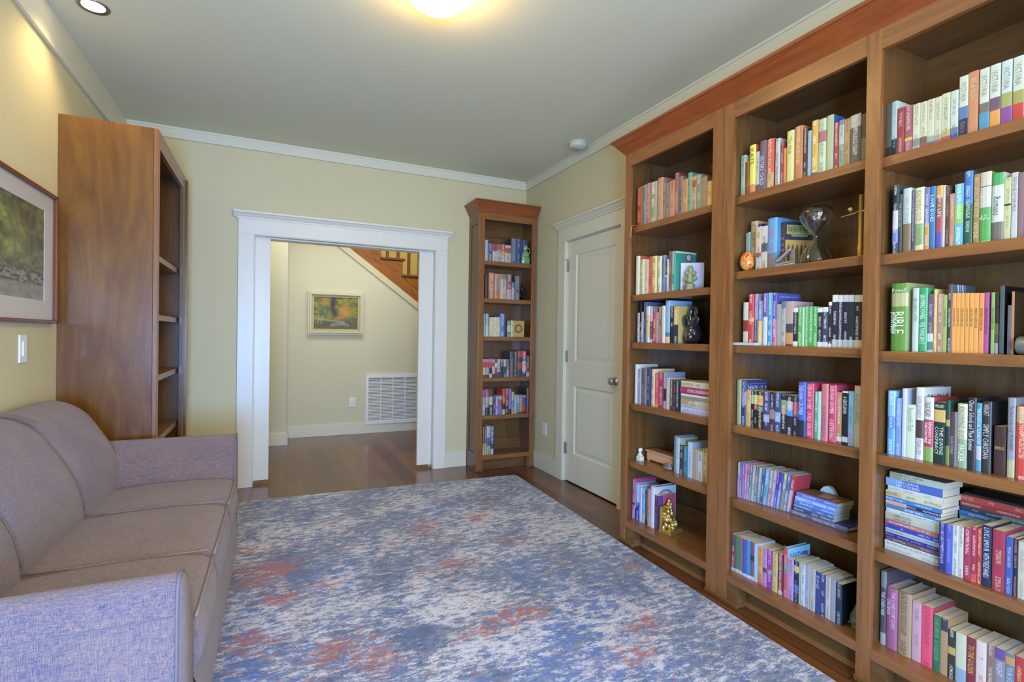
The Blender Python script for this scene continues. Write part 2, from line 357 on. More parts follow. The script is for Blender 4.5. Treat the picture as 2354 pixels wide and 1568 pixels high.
# cased opening
b = MB(); y0 = WY-.02
b.box(-.235, -.125, y0, WY, 0, 2.0); b.box(1.36, 1.47, y0, WY, 0, 2.0); b.box(-.235, 1.47, y0, WY, 2.0, 2.125)
b.box(-.125, -.119, y0+.004, WY+.05, 0, 2.0); b.box(1.354, 1.36, y0+.004, WY+.05, 0, 2.0); b.box(-.125, 1.36, y0+.004, WY+.05, 1.994, 2.0)
b.prism([(y0, 2.125), (y0-.012, 2.135), (y0-.03, 2.155), (y0-.042, 2.16), (y0-.042, 2.175), (WY, 2.175), (WY, 2.125)], 'x', -.268, 1.503)
b.box(-.245, 1.48, y0-.008, y0, 2.118, 2.13)
b.box(-.125, 1.36, 4.61, 4.72, 1.985, 2.02); b.box(-.125, -.115, 4.66, 4.72, 0, 2.0); b.box(1.35, 1.36, 4.66, 4.72, 0, 2.0)
struct(b.build('trim_4', 'casing_paint', bevel=.002), 'white craftsman casing around the wide opening to the hall', 'trim')
def pocket(x0, x1, n, side):
    o = MB().box(x0, x1, 4.615, 4.65, .03, 1.99, .002).build('door_%d' % n, 'casing_paint')
    return struct(o, 'white pocket door edge showing at the %s of the opening' % side, 'door')
pocket(-.24, -.005, 1, 'left'); pocket(1.225, 1.47, 2, 'right')
# panelled door on the right wall
def panel_door():
    dx = WX+.012; t = thing('door_3', (dx, 3.39, 0), None, None)
    struct(t, 'cream two panel door with a round metal knob beside the long bookcase', 'door')
    b = MB(); bm = b.bm
    y0, y1, z0, z1 = 3.01, 3.77, .012, 2.032
    ys = [y0, 3.10, 3.645, y1]; zs = [z0, .25, .82, 1.02, 1.915, z1]
    V = {}
    def v(x, y, z):
        k = (round(x, 4), round(y, 4), round(z, 4))
        if k not in V: V[k] = bm.verts.new(k)
        return V[k]
    for i in range(3):
        for j in range(5):
            ya, yb, za, zb = ys[i], ys[i+1], zs[j], zs[j+1]
            if i == 1 and j in (1, 3):
                loops = [(dx, 0), (dx+.010, .012), (dx+.010, .022), (dx+.004, .05)]
                for (xa, a), (xb, c) in zip(loops, loops[1:]):
                    A = [(ya+a, za+a), (yb-a, za+a), (yb-a, zb-a), (ya+a, zb-a)]; B = [(ya+c, za+c), (yb-c, za+c), (yb-c, zb-c), (ya+c, zb-c)]
                    for k in range(4):
                        bm.faces.new((v(xa, *A[k]), v(xa, *A[(k+1) % 4]), v(xb, *B[(k+1) % 4]), v(xb, *B[k])))
                bm.faces.new([v(xb, *q) for q in B])
            else: bm.faces.new([v(dx, y, z) for y, z in ((ya, za), (yb, za), (yb, zb), (ya, zb))])
    b.box(dx+.011, dx+.036, y0, y1, z0, z1)
    b.build('door_leaf', 'door_paint', t)
    k = MB().lathe([(.0, -.062), (.012, -.061), (.024, -.054), (.028, -.042), (.024, -.03), (.012, -.022), (.011, -.01), (.03, -.007), (.031, 0)], (dx, 3.075, .905), 24, 'x')
    k.build('door_knob', 'nickel', t, True)
    for zz in (.28, 1.06, 1.83):
        h = MB().box(dx-.004, dx+.001, 3.745, 3.775, zz-.045, zz+.045); h.lathe([(.007, -.05), (.007, .05)], (dx-.008, 3.772, zz), 12)
        h.build('hinge', 'nickel', t)
    s = MB().tube([(dx-.01, 3.772, 1.885), (dx-.035, 3.80, 1.885)], .004); s.tube([(dx-.01, 3.772, 1.885), (dx-.045, 3.735, 1.885)], .004)
    s.build('door_stop', 'nickel', t)
panel_door()
b = MB(); xo = WX-.02
b.box(xo, WX, 3.775, 3.888, 0, 2.04); b.box(xo, WX, 2.9, 3.005, 0, 2.04); b.box(xo, WX, 2.9, 3.888, 2.04, 2.155)
b.box(WX, WX+.07, 3.772, 3.78, 0, 2.04); b.box(WX, WX+.07, 3.0, 3.008, 0, 2.04); b.box(WX, WX+.07, 3.0, 3.78, 2.034, 2.04)
b.prism([(xo, 2.155), (xo-.012, 2.165), (xo-.03, 2.19), (xo-.042, 2.195), (xo-.042, 2.21), (WX, 2.21), (WX, 2.155)], 'y', 2.87, 3.92)
b.box(xo-.008, xo, 2.89, 3.9, 2.148, 2.16)
struct(b.build('trim_5', 'door_paint', bevel=.002), 'cream casing with a cornice around the panelled door', 'trim')

# ------------------------------------------------------------------ staircase beyond the hall wall
def staircase():
    t = thing('staircase', (1.6, 7.0, 0), 'oak staircase with square balusters rising left behind the hall wall', 'staircase')
    run, rise = .272, .2005
    def X(k): return 1.513+run*k      # riser face below tread k
    def Zt(k): return 2.195-rise*k
    ks = range(-2, 8)
    pts = []
    for k in ks:
        pts += [(X(k)-run, Zt(k)-.03), (X(k), Zt(k)-.03)]
    lo = lambda x: 2.299-.737*(x-.827)
    poly = pts+[(X(7), lo(X(7))), (X(-3), lo(X(-3)))]
    MB().prism(poly, 'y', HY-.004, HY+.03).build('stringer', 'oak', t)
    MB().prism([(.25, wz(.25)-.012), (3.55, wz(3.55)-.012), (3.55, lo(3.55)), (.25, lo(.25))], 'y', HY-.02, HY-.004).build('skirt_trim', 'stair_skirt_paint', t, bevel=.002)
    for k in ks:
        MB().box(X(k)-run-.012, X(k)+.03, HY-.03, 7.45, Zt(k)-.028, Zt(k), .006).build('tread', 'oak_dark', t)
        MB().box(X(k)-.018, X(k), HY+.02, 7.45, Zt(k+1), Zt(k)-.028).build('riser', 'oak_dark', t)
        for j in (0, 1):
            x = X(k)-.19+j*.134
            MB().box(x-.017, x+.017, HY-.005, HY+.029, Zt(k), Zt(k)+.88+(.0986 if j == 0 else 0), .002).build('baluster', 'oak_dark', t)
    MB().prism([(X(-2)-.3, Zt(-2)+1.06), (X(7)-.1, Zt(7)+.92), (X(7)-.1, Zt(7)+.98), (X(-2)-.3, Zt(-2)+1.12)], 'y', HY-.02, HY+.045).build('handrail', 'oak_dark', t)
staircase()
ROWS = [
 ('left bay','top',1.886,'1.985',[
  (2.4824, 0.0493, 0.238, 'a8431a', '', 'd9a050', 'm', 'orange-red', ''),
  (2.4331, 0.0363, 0.238, '7c8c78', '', '', 'm', 'grey-green', ''),
  (2.3968, 0.033, 0.24, 'b0686a', '', 'e0c0a0', 'm', 'dusty pink', ''),
  (2.3638, 0.0562, 0.235, 'a09a6a', '', 'f0ecd8', 'm', 'ornate silver-gold', ''),
  (2.3036, 0.0466, 0.243, 'b08e62', 'b06a60', 'c8a070', 'm', 'broad tan', ''),
  (2.257, 0.0213, 0.207, '9a5a40', '', 'e0b070', 'm', 'reddish brown', ''),
  (2.2357, 0.0277, 0.201, '6b7470', '', 'c0b070', 'm', 'slate grey', ''),
  (2.2058, 0.0417, 0.204, 'c8895a', '', 'a05030', 'm', 'salmon orange', ''),
  (2.1642, 0.0286, 0.234, 'a05a5a', '8a3048', 'd8b070', 'm', 'tall mauve red', ''),
  (2.1356, 0.0315, 0.208, '7a7058', '', '2a2a20', 'm', 'grey-brown', ''),
  (2.1026, 0.0343, 0.184, 'd0984c', '', 'a03820', 'm', 'orange tan', ''),
  (2.0684, 0.0288, 0.208, '6f9a78:.12,b09a58:.03,6f9a78:.2,b09a58:.03,6f9a78:.25,b09a58:.03,6f9a78:.34', '4f9a80', '30463a', 'm', 'teal with gold bands', ''),
  (2.0396, 0.0309, 0.184, 'c0a468:.12,c05038:.2,c0a468:.68', '', '604020', 'm', 'tan with red label', ''),
  (2.0067, 0.0321, 0.182, '8a9068', '', 'e0d8b0', 'm', 'sage green', ''),
  (1.9733, 0.0364, 0.161, 'a88652', '', '705030', 'n', 'plain tan', ''),
  (1.9338, 0.0306, 0.129, 'd0a838', '', 'fff0c0', 'm', 'gilded yellow', ''),
 ]),
 ('left bay','second',1.48,'1.985',[
  (2.4826, 0.0366, 0.233, 'e0d8b0', 'd05040', 'a09060', 'n', 'cream', ''),
  (2.446, 0.04, 0.209, 'd0cc98', '', '807040', 'm', 'greenish cream', ''),
  (2.4059, 0.0383, 0.204, 'd8d0a0', '', '7a9080', 'm', 'ivory', ''),
  (2.3676, 0.0277, 0.216, 'd03830', '', 'f0a050', 'm', 'bright red', ''),
  (2.3375, 0.0399, 0.213, 'dccb78', '', '504020', 'm', 'pale yellow', ''),
  (2.2897, 0.0311, 0.207, 'e0d8a8', '', '403020', 'm', 'black-lettered cream', ''),
  (2.2563, 0.0244, 0.209, '6a88a0', '', '202830', 'm', 'steel blue', ''),
  (2.2319, 0.0151, 0.171, '202028:.45,e0d8c0:.05,5a68b8:.5', '', 'd0d0e0', 'm', 'black and violet', ''),
  (2.2169, 0.0149, 0.182, 'e8dcb8', '', '806040', 'm', 'thin cream', ''),
  (2.202, 0.0206, 0.222, '8a5048', '', 'e0b090', 'm', 'tall maroon', ''),
  (2.1813, 0.0319, 0.219, '3f9a80', '2f9a80', 'e8e0a0', 'm', 'large teal', 'oval'),
 ]),
 ('left bay','third',1.198,'1.985',[
  (2.4605, 0.0191, 0.176, 'd8d8d8', '', '202020', 'm', 'thin white', ''),
  (2.4414, 0.0155, 0.242, '202024', '', 'e8e8e8', 'm', 'tall black', ''),
  (2.426, 0.0195, 0.18, 'c8c4d0', '', '605060', 'm', 'lavender white', ''),
  (2.4064, 0.0227, 0.238, '484858', '5a6890', '90a0a0', 'm', 'dark slate', ''),
  (2.3821, 0.0313, 0.212, 'd8d0d0:.25,d8b878:.6,d0d0d8:.15', '', '806050', 'm', 'white and tan', ''),
  (2.3508, 0.0259, 0.205, 'c0b8c8:.4,604850:.5,c0c0d0:.1', '', 'd0a0a0', 'm', 'lavender and brown', ''),
  (2.3224, 0.0294, 0.206, '485878:.15,c85040:.7,b03040:.15', '', 'f0e0a0', 'm', 'red-orange', ''),
  (2.293, 0.0165, 0.172, 'b0a4b0', '', '806878', 'm', 'greyish lilac', ''),
  (2.2765, 0.0255, 0.204, '8a7048:.75,c03030:.25', '', 'e0d0a0', 'm', 'olive with red foot', ''),
  (2.2494, 0.0281, 0.208, 'd8d4c8', '', 'b0a8a0', 'n', 'plain white', ''),
  (2.2198, 0.0343, 0.235, '8ab0c8:.75,408080:.1,d8c078:.15', '8ab8d0', 'e0e8e8', 'n', 'sky blue', ''),
  (2.1855, 0.0285, 0.202, '2c2828', '', 'e0e0e0', 'm', 'black', ''),
  (2.1571, 0.0343, 0.201, 'd0b040:.5,303848:.5', 'd0b048', 'e8e8f0', 'm', 'yellow and navy', ''),
 ]),
 ('left bay','fourth',0.833,'1.995',[
  (2.49, 0.0238, 0.234, 'd8d8b8', 'c8d8c8', 'a0a090', 'n', 'off-white', ''),
  (2.4662, 0.0373, 0.205, 'b8b8d0', '', '5060a0', 'm', 'white with blue letters', ''),
  (2.4289, 0.0213, 0.213, '5c564c', '', 'a09888', 'm', 'dark grey', ''),
  (2.4076, 0.0252, 0.214, '8c8878', '', '302c28', 'm', 'medium grey', ''),
  (2.3808, 0.0354, 0.221, '404078', '182028', 'b0a080', 'm', 'dark violet', ''),
  (2.3396, 0.029, 0.215, 'd8c088', '', '806030', 'm', 'butter yellow', ''),
  (2.3106, 0.0308, 0.193, 'd84858:.9,e08838:.1', '', 'f0b0b0', 'm', 'coral red', ''),
  (2.2775, 0.0371, 0.2, 'b03048', '902838', 'f0c0c0', 'm', 'crimson', ''),
  (2.2388, 0.0227, 0.203, '8890a8:.45,303038:.35,8890a8:.2', '8890a8', 'd0d0d8', 'm', 'blue-grey', ''),
  (2.2138, 0.0239, 0.173, 'd8b898', '', 'a08060', 'n', 'peach', ''),
  (2.1878, 0.0235, 0.165, '50484a', '', 'e8e0e0', 'm', 'charcoal', ''),
  (2.1628, 0.0202, 0.167, '403438', '', 'e05050', 'm', 'black with red letters', ''),
  (2.1412, 0.0235, 0.166, '303840', '', 'e0e0e0', 'm', 'blackish blue', ''),
 ]),
 ('left bay','fifth',0.489,'2.02',[
  (2.174, 0.0163, 0.201, '5a9098', '', '203040', 'n', 'thin teal', ''),
  (2.1578, 0.0249, 0.195, 'd0d4cc', 'a8c098', '888888', 'm', 'tall pale grey', ''),
  (2.1313, 0.026, 0.162, '404048', '', 'e8e0e8', 'm', 'black-and-white lettered', ''),
  (2.1029, 0.0302, 0.157, '208090', '', '80c8d0', 'm', 'turquoise', ''),
  (2.0712, 0.0325, 0.188, 'c0d0e0', 'b0b8b8', '8098b0', 'm', 'powder blue', ''),
  (2.0372, 0.0355, 0.158, 'c8a880', '', 'a08868', 'm', 'beige', ''),
  (2.0002, 0.031, 0.155, 'd8d0c8', '', '504040', 'm', 'off-white pink', ''),
  (1.9671, 0.0297, 0.173, 'e0a838:.1,d8c888:.7,e0a838:.2', '', '504028', 'm', 'yellow-ended', ''),
 ]),
 ('left bay','bottom',0.138,'1.995',[
  (2.4957, 0.0259, 0.236, 'c05898:.6,603858:.05,d070a8:.35', 'c83878', 'f0c0e0', 'm', 'tall magenta', ''),
  (2.4688, 0.0108, 0.217, '90b8b0:.7,302868:.3', '', 'e0e0e0', 'n', 'thin green-violet', ''),
  (2.458, 0.0282, 0.214, '9ab8e0:.5,2040b0:.5', '', 'e0e8ff', 'm', 'light and royal blue', ''),
  (2.4288, 0.024, 0.206, 'c8c8e0', '', '9088b0', 'm', 'pale lilac', ''),
  (2.4029, 0.0236, 0.207, '58a8d0:.7,a0a890:.3', '', 'e8f0f0', 'm', 'cyan', ''),
  (2.3775, 0.0186, 0.201, '504048:.8,202848:.2', '', '8090a8', 'm', 'dark brown', ''),
  (2.3588, 0.0275, 0.213, 'c88878:.7,c0a080:.3', '', '605868', 'm', 'salmon', ''),
  (2.3295, 0.0324, 0.236, 'd0d0e0', 'd8d8d0', 'a0a0b8', 'n', 'white with sketched cover', 'arch'),
  (2.2953, 0.0265, 0.194, '60304a', 'd04868', 'a07890', 'm', 'maroon-purple', 'band'),
 ]),
 ('middle bay','top',1.888,'1.99',[
  (1.7334, 0.0227, 0.195, 'b8c898', '', '607050', 'm', 'pale green', ''),
  (1.7107, 0.0215, 0.159, '9a6030', '', '402010', 'm', 'cork brown', ''),
  (1.6861, 0.0331, 0.225, 'e0dc20:.8,e08830:.2', 'd04818', '807010', 'KATE@.08-.4', 'bright yellow', ''),
  (1.6519, 0.0179, 0.187, 'c0bcb0:.8,605850:.2', '', '705060', 'm', 'grey-white', ''),
  (1.6313, 0.031, 0.226, '6a5a68', 'b8a0a0', 'e0d8e0', 'SISTERS CHILD@.3-.88', 'purple-grey', ''),
  (1.5956, 0.0362, 0.221, 'd04a28:.68,c09850:.32', '', 'f0d0a0', 'm', 'red and tan', ''),
  (1.5523, 0.0228, 0.211, 'b8c0b0', 'b8a898', '506878', 'm', 'silvery blue', ''),
  (1.5277, 0.0145, 0.19, '983840', '', 'e8c0b0', 'm', 'brick red', ''),
  (1.5115, 0.0119, 0.158, 'f08020', '', 'c05000', 'n', 'orange', ''),
  (1.4971, 0.0338, 0.223, 'd8d070', '', '807840', 'The Help@.12-.45', 'pale yellow', ''),
  (1.4621, 0.0376, 0.228, 'c07838', '', 'e8b878', 'm', 'broad copper', ''),
  (1.4222, 0.0174, 0.21, '4a3020', '', 'e0c0a0', 'm', 'dark brown', ''),
  (1.4027, 0.0149, 0.194, '90b0c8', '', '5070a0', 'n', 'light blue', ''),
  (1.3862, 0.0275, 0.226, 'd8a820:.93,806080:.07', '', 'f8e8b0', 'm', 'mustard yellow', ''),
  (1.3572, 0.0312, 0.221, 'c8d0a0:.22,c06070:.2,c8d0a0:.58', '', '608060', 'm', 'white floral', ''),
  (1.3246, 0.0289, 0.223, 'b0b880', '4868a0', '708050', 'n', 'soft green', ''),
  (1.2943, 0.0184, 0.186, 'a83838', '', 'e8c0b0', 'm', 'dark red', ''),
  (1.274, 0.0188, 0.189, '8088b8:.1,b8c8c0:.4,90a080:.5', '', '606850', 'm', 'blue-white', ''),
  (1.2538, 0.0204, 0.185, 'c09048', '', '704828', 'm', 'ochre', ''),
  (1.232, 0.0396, 0.189, 'c0b898:.25,685a50:.75', '', 'd8d0c0', 'm', 'broad grey-brown', ''),
  (1.1911, 0.0205, 0.181, '302a30:.5,706848:.5', '', 'a09880', 'n', 'dark landscape', ''),
 ]),
 ('middle bay','second',1.5385,'1.99',[
  (1.7301, 0.0125, 0.186, 'a0a890', '', '606050', 'n', 'thin grey-green', ''),
  (1.717, 0.0124, 0.189, 'a0d0b8', '', '606050', 'n', 'mint', ''),
  (1.7029, 0.0386, 0.233, 'c0a468', '', '605030', 'm', 'sand yellow', ''),
  (1.6614, 0.0158, 0.215, '303878', '303090', 'c8d0e8', 'LIFESUPPORT@.08-.6', 'navy blue', ''),
  (1.6445, 0.0277, 0.195, 'd0b898:.6,a06050:.1,b0b0a8:.3', '', '704030', 'm', 'beige and brown', ''),
  (1.6157, 0.0314, 0.192, 'd0c8b0:.4,606068:.2,c8c0a0:.4', '', '303030', 'm', 'stone white', ''),
  (1.5833, 0.0471, 0.219, '5aa0c8:.7,707878:.3', '4890c0', 'c84040', 'm', 'broad sky blue', ''),
 ]),
 ('middle bay','third',1.197,'1.995',[
  (1.7103, 0.0275, 0.199, 'd8d0b0:.42,a03030:.26,d0c8a0:.32', '', '504030', 'n', 'cream with red flower', ''),
  (1.6811, 0.0286, 0.234, 'd03038:.46,e0a838:.08,d03038:.46', '', 'f0d0c0', 'm', 'scarlet', ''),
  (1.6497, 0.0168, 0.234, 'a08898:.5,404840:.5', '', 'd0c8d0', 'm', 'mauve and dark green', ''),
  (1.6301, 0.0231, 0.202, '6a80b8:.45,d8b050:.55', '', 'f0f0f0', 'm', 'blue and yellow', ''),
  (1.6038, 0.0226, 0.233, '7058a0:.45,c8c8e0:.55', '', 'e0e0f0', 'm', 'purple and white', ''),
  (1.58, 0.0228, 0.234, '4898b8', '', 'e0f0f0', 'm', 'teal blue', ''),
  (1.5557, 0.0192, 0.232, '6050a0:.5,d06080:.5', '5058a8', 'e8e0f0', 'm', 'violet and pink', 'lady'),
  (1.5349, 0.0199, 0.182, 'a8a098', '', 'c06080', 'n', 'dull grey', ''),
  (1.5135, 0.0211, 0.193, '6080a0:.15,b0b098:.85', '', '606040', 'm', 'pale olive', ''),
  (1.4909, 0.0328, 0.191, 'c0a090:.5,504848:.2,d09048:.25,a03030:.05', 'c8a0a0', 'd0b0a0', 'n', 'broad tan-pink', ''),
  (1.4567, 0.0206, 0.163, 'e0e0d8:.12,303030:.75,e0e0d8:.13', '', 'd0d0d0', 'm', 'black with white label', ''),
  (1.4351, 0.0198, 0.166, '50b040', '', 'e0f0d0', 'm', 'bright green', ''),
  (1.4149, 0.0079, 0.163, 'd8d8c8', '', 'a0a0a0', 'n', 'thin white', ''),
  (1.4061, 0.0184, 0.165, '50b040', '', 'd8f0c8', 'm', 'leaf green', ''),
  (1.3873, 0.0176, 0.165, '48b048', '', 'd8f0c8', 'm', 'mid green', ''),
  (1.3687, 0.0173, 0.163, '58b048', '', 'd8f0c8', 'm', 'grass green', ''),
  (1.3505, 0.0197, 0.158, 'e0e0d8:.12,303034:.75,e0e0d8:.13', '', 'd8d8d8', 'm', 'white-capped black', ''),
  (1.33, 0.0227, 0.159, 'e0e0d8:.12,404858:.75,e0e0d8:.13', '', 'e0e0e0', 'm', 'white-capped slate', ''),
  (1.3064, 0.0139, 0.179, 'e0e0d8:.08,383030:.84,e0e0d8:.08', '', 'e0e0e0', 'm', 'slim white-capped black', ''),
  (1.2912, 0.0216, 0.205, 'e8e0c0:.13,303038:.72,c0b8a8:.15', '', 'e8e8e8', 'm', 'cream-capped black', ''),
  (1.2689, 0.0195, 0.203, 'e0d8c0:.13,383030:.72,c0b8a8:.15', '', 'e8e8e8', 'm', 'cream-capped black', ''),
  (1.2485, 0.0192, 0.202, 'e0c8c8:.13,302838:.72,c0b8a8:.15', '', 'e8e8e8', 'm', 'cream-capped dark plum', ''),
  (1.2286, 0.0207, 0.201, 'e0d8c0:.13,303838:.72,c0b8a8:.15', '', 'e8e8e8', 'm', 'cream-capped dark teal', ''),
  (1.2067, 0.0219, 0.199, 'e0d8c0:.13,303030:.72,e0d0b0:.15', '', 'e8e8e8', 'm', 'cream-capped black', ''),
  (1.1837, 0.0221, 0.198, 'e0d8b0:.13,383030:.72,e0d0b0:.15', '', 'e8e8e8', 'm', 'cream-capped brown-black', ''),
 ]),
 ('middle bay','fourth',0.827,'1.993',[
  (1.7363, 0.0239, 0.21, 'a8a868', 'c8c8b0', 'd0e0c0', 'n', 'olive green', ''),
  (1.7106, 0.0252, 0.208, '404878:.25,a07898:.3,384060:.45', '38406a', 'c0c0e0', 'm', 'dusky blue', 'death'),
  (1.6835, 0.0244, 0.164, 'e0b060', '', 'a07040', 'm', 'golden', ''),
  (1.658, 0.0161, 0.163, '282828:.1,80b0b0:.25,282828:.65', '', 'e0e0e0', 'm', 'black with aqua block', ''),
  (1.6412, 0.0169, 0.165, '282828:.1,d0d030:.25,d03028:.15,282828:.5', '', 'd0d080', 'm', 'black with yellow block', ''),
  (1.6236, 0.0295, 0.164, '383838:.1,e0a040:.27,303030:.03,508878:.13,282828:.47', '', 'e8d080', 'm', 'black with orange block', ''),
  (1.5924, 0.0311, 0.167, '50507a:.6,a0a0c8:.2,404060:.2', '', 'd8d8f0', 'm', 'slate violet', ''),
  (1.56, 0.0228, 0.169, '403038:.45,a08070:.25,503838:.3', '', 'd8c0c0', 'm', 'dark maroon', ''),
  (1.5355, 0.0291, 0.17, '405080:.5,90a8d0:.25,405080:.25', '', 'c8d0e8', 'm', 'slate blue', ''),
  (1.5049, 0.0252, 0.163, '303030:.13,90a068:.25,c08050:.12,303030:.5', '', 'e0e0c0', 'm', 'black with green block', ''),
  (1.4787, 0.0278, 0.163, '303038:.15,c0a8a8:.22,4890d8:.16,303038:.47', '', 'e0e0e0', 'm', 'black with blue block', ''),
  (1.4497, 0.0229, 0.162, '303038:.15,c03840:.25,806060:.12,303038:.48', '', 'e0a0a0', 'm', 'black with red block', ''),
  (1.4262, 0.0339, 0.225, '4860b8:.7,283048:.3', '5080d0', 'd0d8f0', 'DEBORAH CROMBIE@.07-.6', 'royal blue', ''),
  (1.3885, 0.0305, 0.224, 'd82850', '', 'f8d0d8', 'DEBORAH CROMBIE@.03-.47;OF MILK OPEN DEER@.52-.96', 'crimson pink', ''),
  (1.3543, 0.0145, 0.192, '58a868', '', 'e0f0e0', 'm', 'mint green', ''),
  (1.3396, 0.0121, 0.194, 'b8d8d0', '202830', '80a0a0', 'n', 'pale aqua', ''),
  (1.3266, 0.0276, 0.226, 'd87060', '', '804878', 'm', 'salmon red', ''),
  (1.295, 0.0289, 0.226, 'e03050', '', 'f8d8e0', 'DEBORAH CROMBIE@.03-.5;A BITTER FEAST@.6-.97', 'rose red', ''),
  (1.2648, 0.0193, 0.199, 'd08850:.87,d8d8c8:.08,c06040:.05', '806838', 'f0d8a8', 'm', 'orange tan', ''),
  (1.2442, 0.0227, 0.205, 'e0e0e0:.03,282828:.82,c8c8c0:.1,282828:.05', '', 'e8e8e8', 'A GENTLEMAN@.1-.42', 'matt black', ''),
  (1.2203, 0.021, 0.207, '80b8c0:.7,b0a8b8:.3', '', '508090', 'm', 'aqua blue', ''),
  (1.1986, 0.0282, 0.23, 'c8c0a0', '', 'a09870', 'AGING WELL@.12-.62', 'cream', ''),
 ]),
 ('middle bay','bottom',0.133,'1.98',[
  (1.7411, 0.0202, 0.17, '904860:.2,386058:.12,a04050:.6,d8c8c8:.08', '', 'e8d0d0', 'm', 'maroon', ''),
  (1.7196, 0.0207, 0.168, '408858:.9,c0c8c0:.1', '', 'a0d0b0', 'n', 'forest green', ''),
  (1.698, 0.0195, 0.169, '887060:.9,c8c0b8:.1', '', '705848', 'n', 'taupe brown', ''),
  (1.6772, 0.0201, 0.169, '5058b0:.92,c0c8e0:.08', '', 'a0a0e0', 'n', 'violet-blue', ''),
  (1.6562, 0.0202, 0.171, '3090c8:.92,c0d8e8:.08', '', 'e0f0f8', 'n', 'azure blue', ''),
  (1.6352, 0.0199, 0.172, '785868:.35,503838:.15,786070:.4,c8c8c8:.1', '', 'a09090', 'n', 'mauve-grey', ''),
  (1.6145, 0.0167, 0.171, 'a8c0e0', '', 'd0e0f0', 'n', 'icy blue', ''),
  (1.597, 0.0252, 0.165, 'd89830:.55,d0a878:.15,d88830:.25,c85060:.05', '', '806020', 'm', 'amber', ''),
  (1.5706, 0.0204, 0.165, 'c088b8:.5,604858:.12,c088b8:.38', '', '804878', 'm', 'lilac', ''),
  (1.549, 0.0247, 0.169, '983898:.5,a08878:.1,983898:.4', '', 'e0b0e0', 'm', 'purple', ''),
  (1.522, 0.0241, 0.168, 'd0b850:.5,b0b098:.12,d0b850:.38', '', '908030', 'm', 'lemon yellow', ''),
  (1.4949, 0.0222, 0.173, '903040:.3,506848:.1,903040:.5,c8a0a8:.1', '', 'e8c8c8', 'm', 'wine red', ''),
  (1.4691, 0.0199, 0.208, 'c84848:.3,788078:.22,d04858:.48', '80c0d8', 'e8a0a0', 'm', 'tall red', 'death2'),
  (1.4474, 0.0248, 0.169, 'c090b8', '', '60508a', 'm', 'orchid pink', ''),
  (1.4208, 0.0208, 0.173, '282c4a:.12,d0c030:.15,282c4a:.3,5060a0:.2,282c4a:.23', '', '90a0d0', 'm', 'midnight blue', ''),
  (1.399, 0.0075, 0.176, 'a0b088', '', 'd0d8c0', 'n', 'thin pale green', ''),
  (1.3897, 0.0186, 0.173, 'c0c8d0', '', 'b04060', 'm', 'bluish white', ''),
  (1.3701, 0.0173, 0.175, 'a8a8b0', '', '807088', 'm', 'mid grey', ''),
  (1.3518, 0.0235, 0.173, 'b8b0a0', '', '888070', 'm', 'stone grey', ''),
  (1.3273, 0.0183, 0.167, '384888', 'b04040', 'd0c8b0', 'DOGS@.1-.4', 'indigo', ''),
  (1.3081, 0.0211, 0.166, '384878', '', 'c0c8e0', 'm', 'mottled blue', ''),
  (1.286, 0.0191, 0.166, 'c8b8a8', '', '806858', 'm', 'pinkish cream', ''),
  (1.266, 0.0188, 0.164, '98989a', '', '707070', 'n', 'dull grey', ''),
  (1.2457, 0.0238, 0.157, '303844', '101418', 'a0b8c0', 'm', 'dark slate', ''),
 ]),
 ('right bay','top',1.875,'1.985',[
  (1.107, 0.0185, 0.195, '605848:.8,403020:.2', '', '908878', 'n', 'dim olive', ''),
  (1.0865, 0.0166, 0.195, 'b8c8b8:.68,303838:.32', '', '8098b0', 'm', 'pale blue and black', ''),
  (1.0671, 0.0225, 0.164, 'a84038', '', 'e8b0a0', 'm', 'brick red', ''),
  (1.043, 0.0235, 0.162, 'a05058:.68,d8b030:.06,a05868:.26', '', 'e0b0a8', 'm', 'mauve with yellow band', ''),
  (1.0179, 0.0212, 0.159, 'c8c8a0:.75,808888:.15,c0b0a8:.1', '', '808858', 'm', 'cream', ''),
  (0.9962, 0.02, 0.157, 'c8c8a0:.75,705840:.13,b04838:.12', '', '808858', 'm', 'cream with red foot', ''),
  (0.9755, 0.0205, 0.157, 'c8c8a0:.78,98a088:.12,606880:.1', '', 'a07048', 'm', 'cream with grey foot', ''),
  (0.9543, 0.0192, 0.156, 'c8c0a0:.8,a0a088:.1,b06068:.1', '', '808858', 'm', 'cream with pink foot', ''),
  (0.9344, 0.0229, 0.159, 'c8c898:.75,c0a860:.13,b84838:.12', '', '708060', 'm', 'cream with orange-red foot', ''),
  (0.9102, 0.0202, 0.158, 'c0c8b0:.75,607888:.13,3848a0:.12', '', '6870a0', 'm', 'cream with blue foot', ''),
  (0.8873, 0.023, 0.194, 'c8ccb0:.5,4878a0:.2,302850:.3', '', '808868', 'VICTORIA@.1-.42;Murder on@.75-.92', 'tall cream-navy', ''),
  (0.8632, 0.0244, 0.197, 'c88048', '', 'e0b888', 'VICTORIA@.1-.4;THOMPSON@.2-.42', 'tall copper', ''),
  (0.8352, 0.0231, 0.194, 'c8ccb0:.55,786858:.15,3890b0:.3', '', '808868', 'VICTORIA@.1-.44', 'tall cream-cyan', ''),
  (0.8098, 0.0245, 0.194, 'c8ccb0:.52,705060:.2,e09020:.28', '', '808868', 'VICTORIA@.1-.44', 'tall cream-amber', ''),
  (0.7824, 0.0241, 0.193, 'c0ccc0:.5,a0a040:.22,904090:.28', '', '808868', 'VICTORIA@.1-.44', 'tall cream-purple', ''),
  (0.7556, 0.0243, 0.192, 'c8ccb0:.52,a09840:.2,c83020:.28', '', '808868', 'VICTORIA@.1-.44', 'tall cream-red', ''),
 ]),
 ('right bay','second',1.53,'1.985',[
  (1.076, 0.0181, 0.243, '283038:.37,d0b8c0:.27,7888b0:.2,304048:.16', '404c48', 'e0e0e0', 'm', 'black pink and blue', ''),
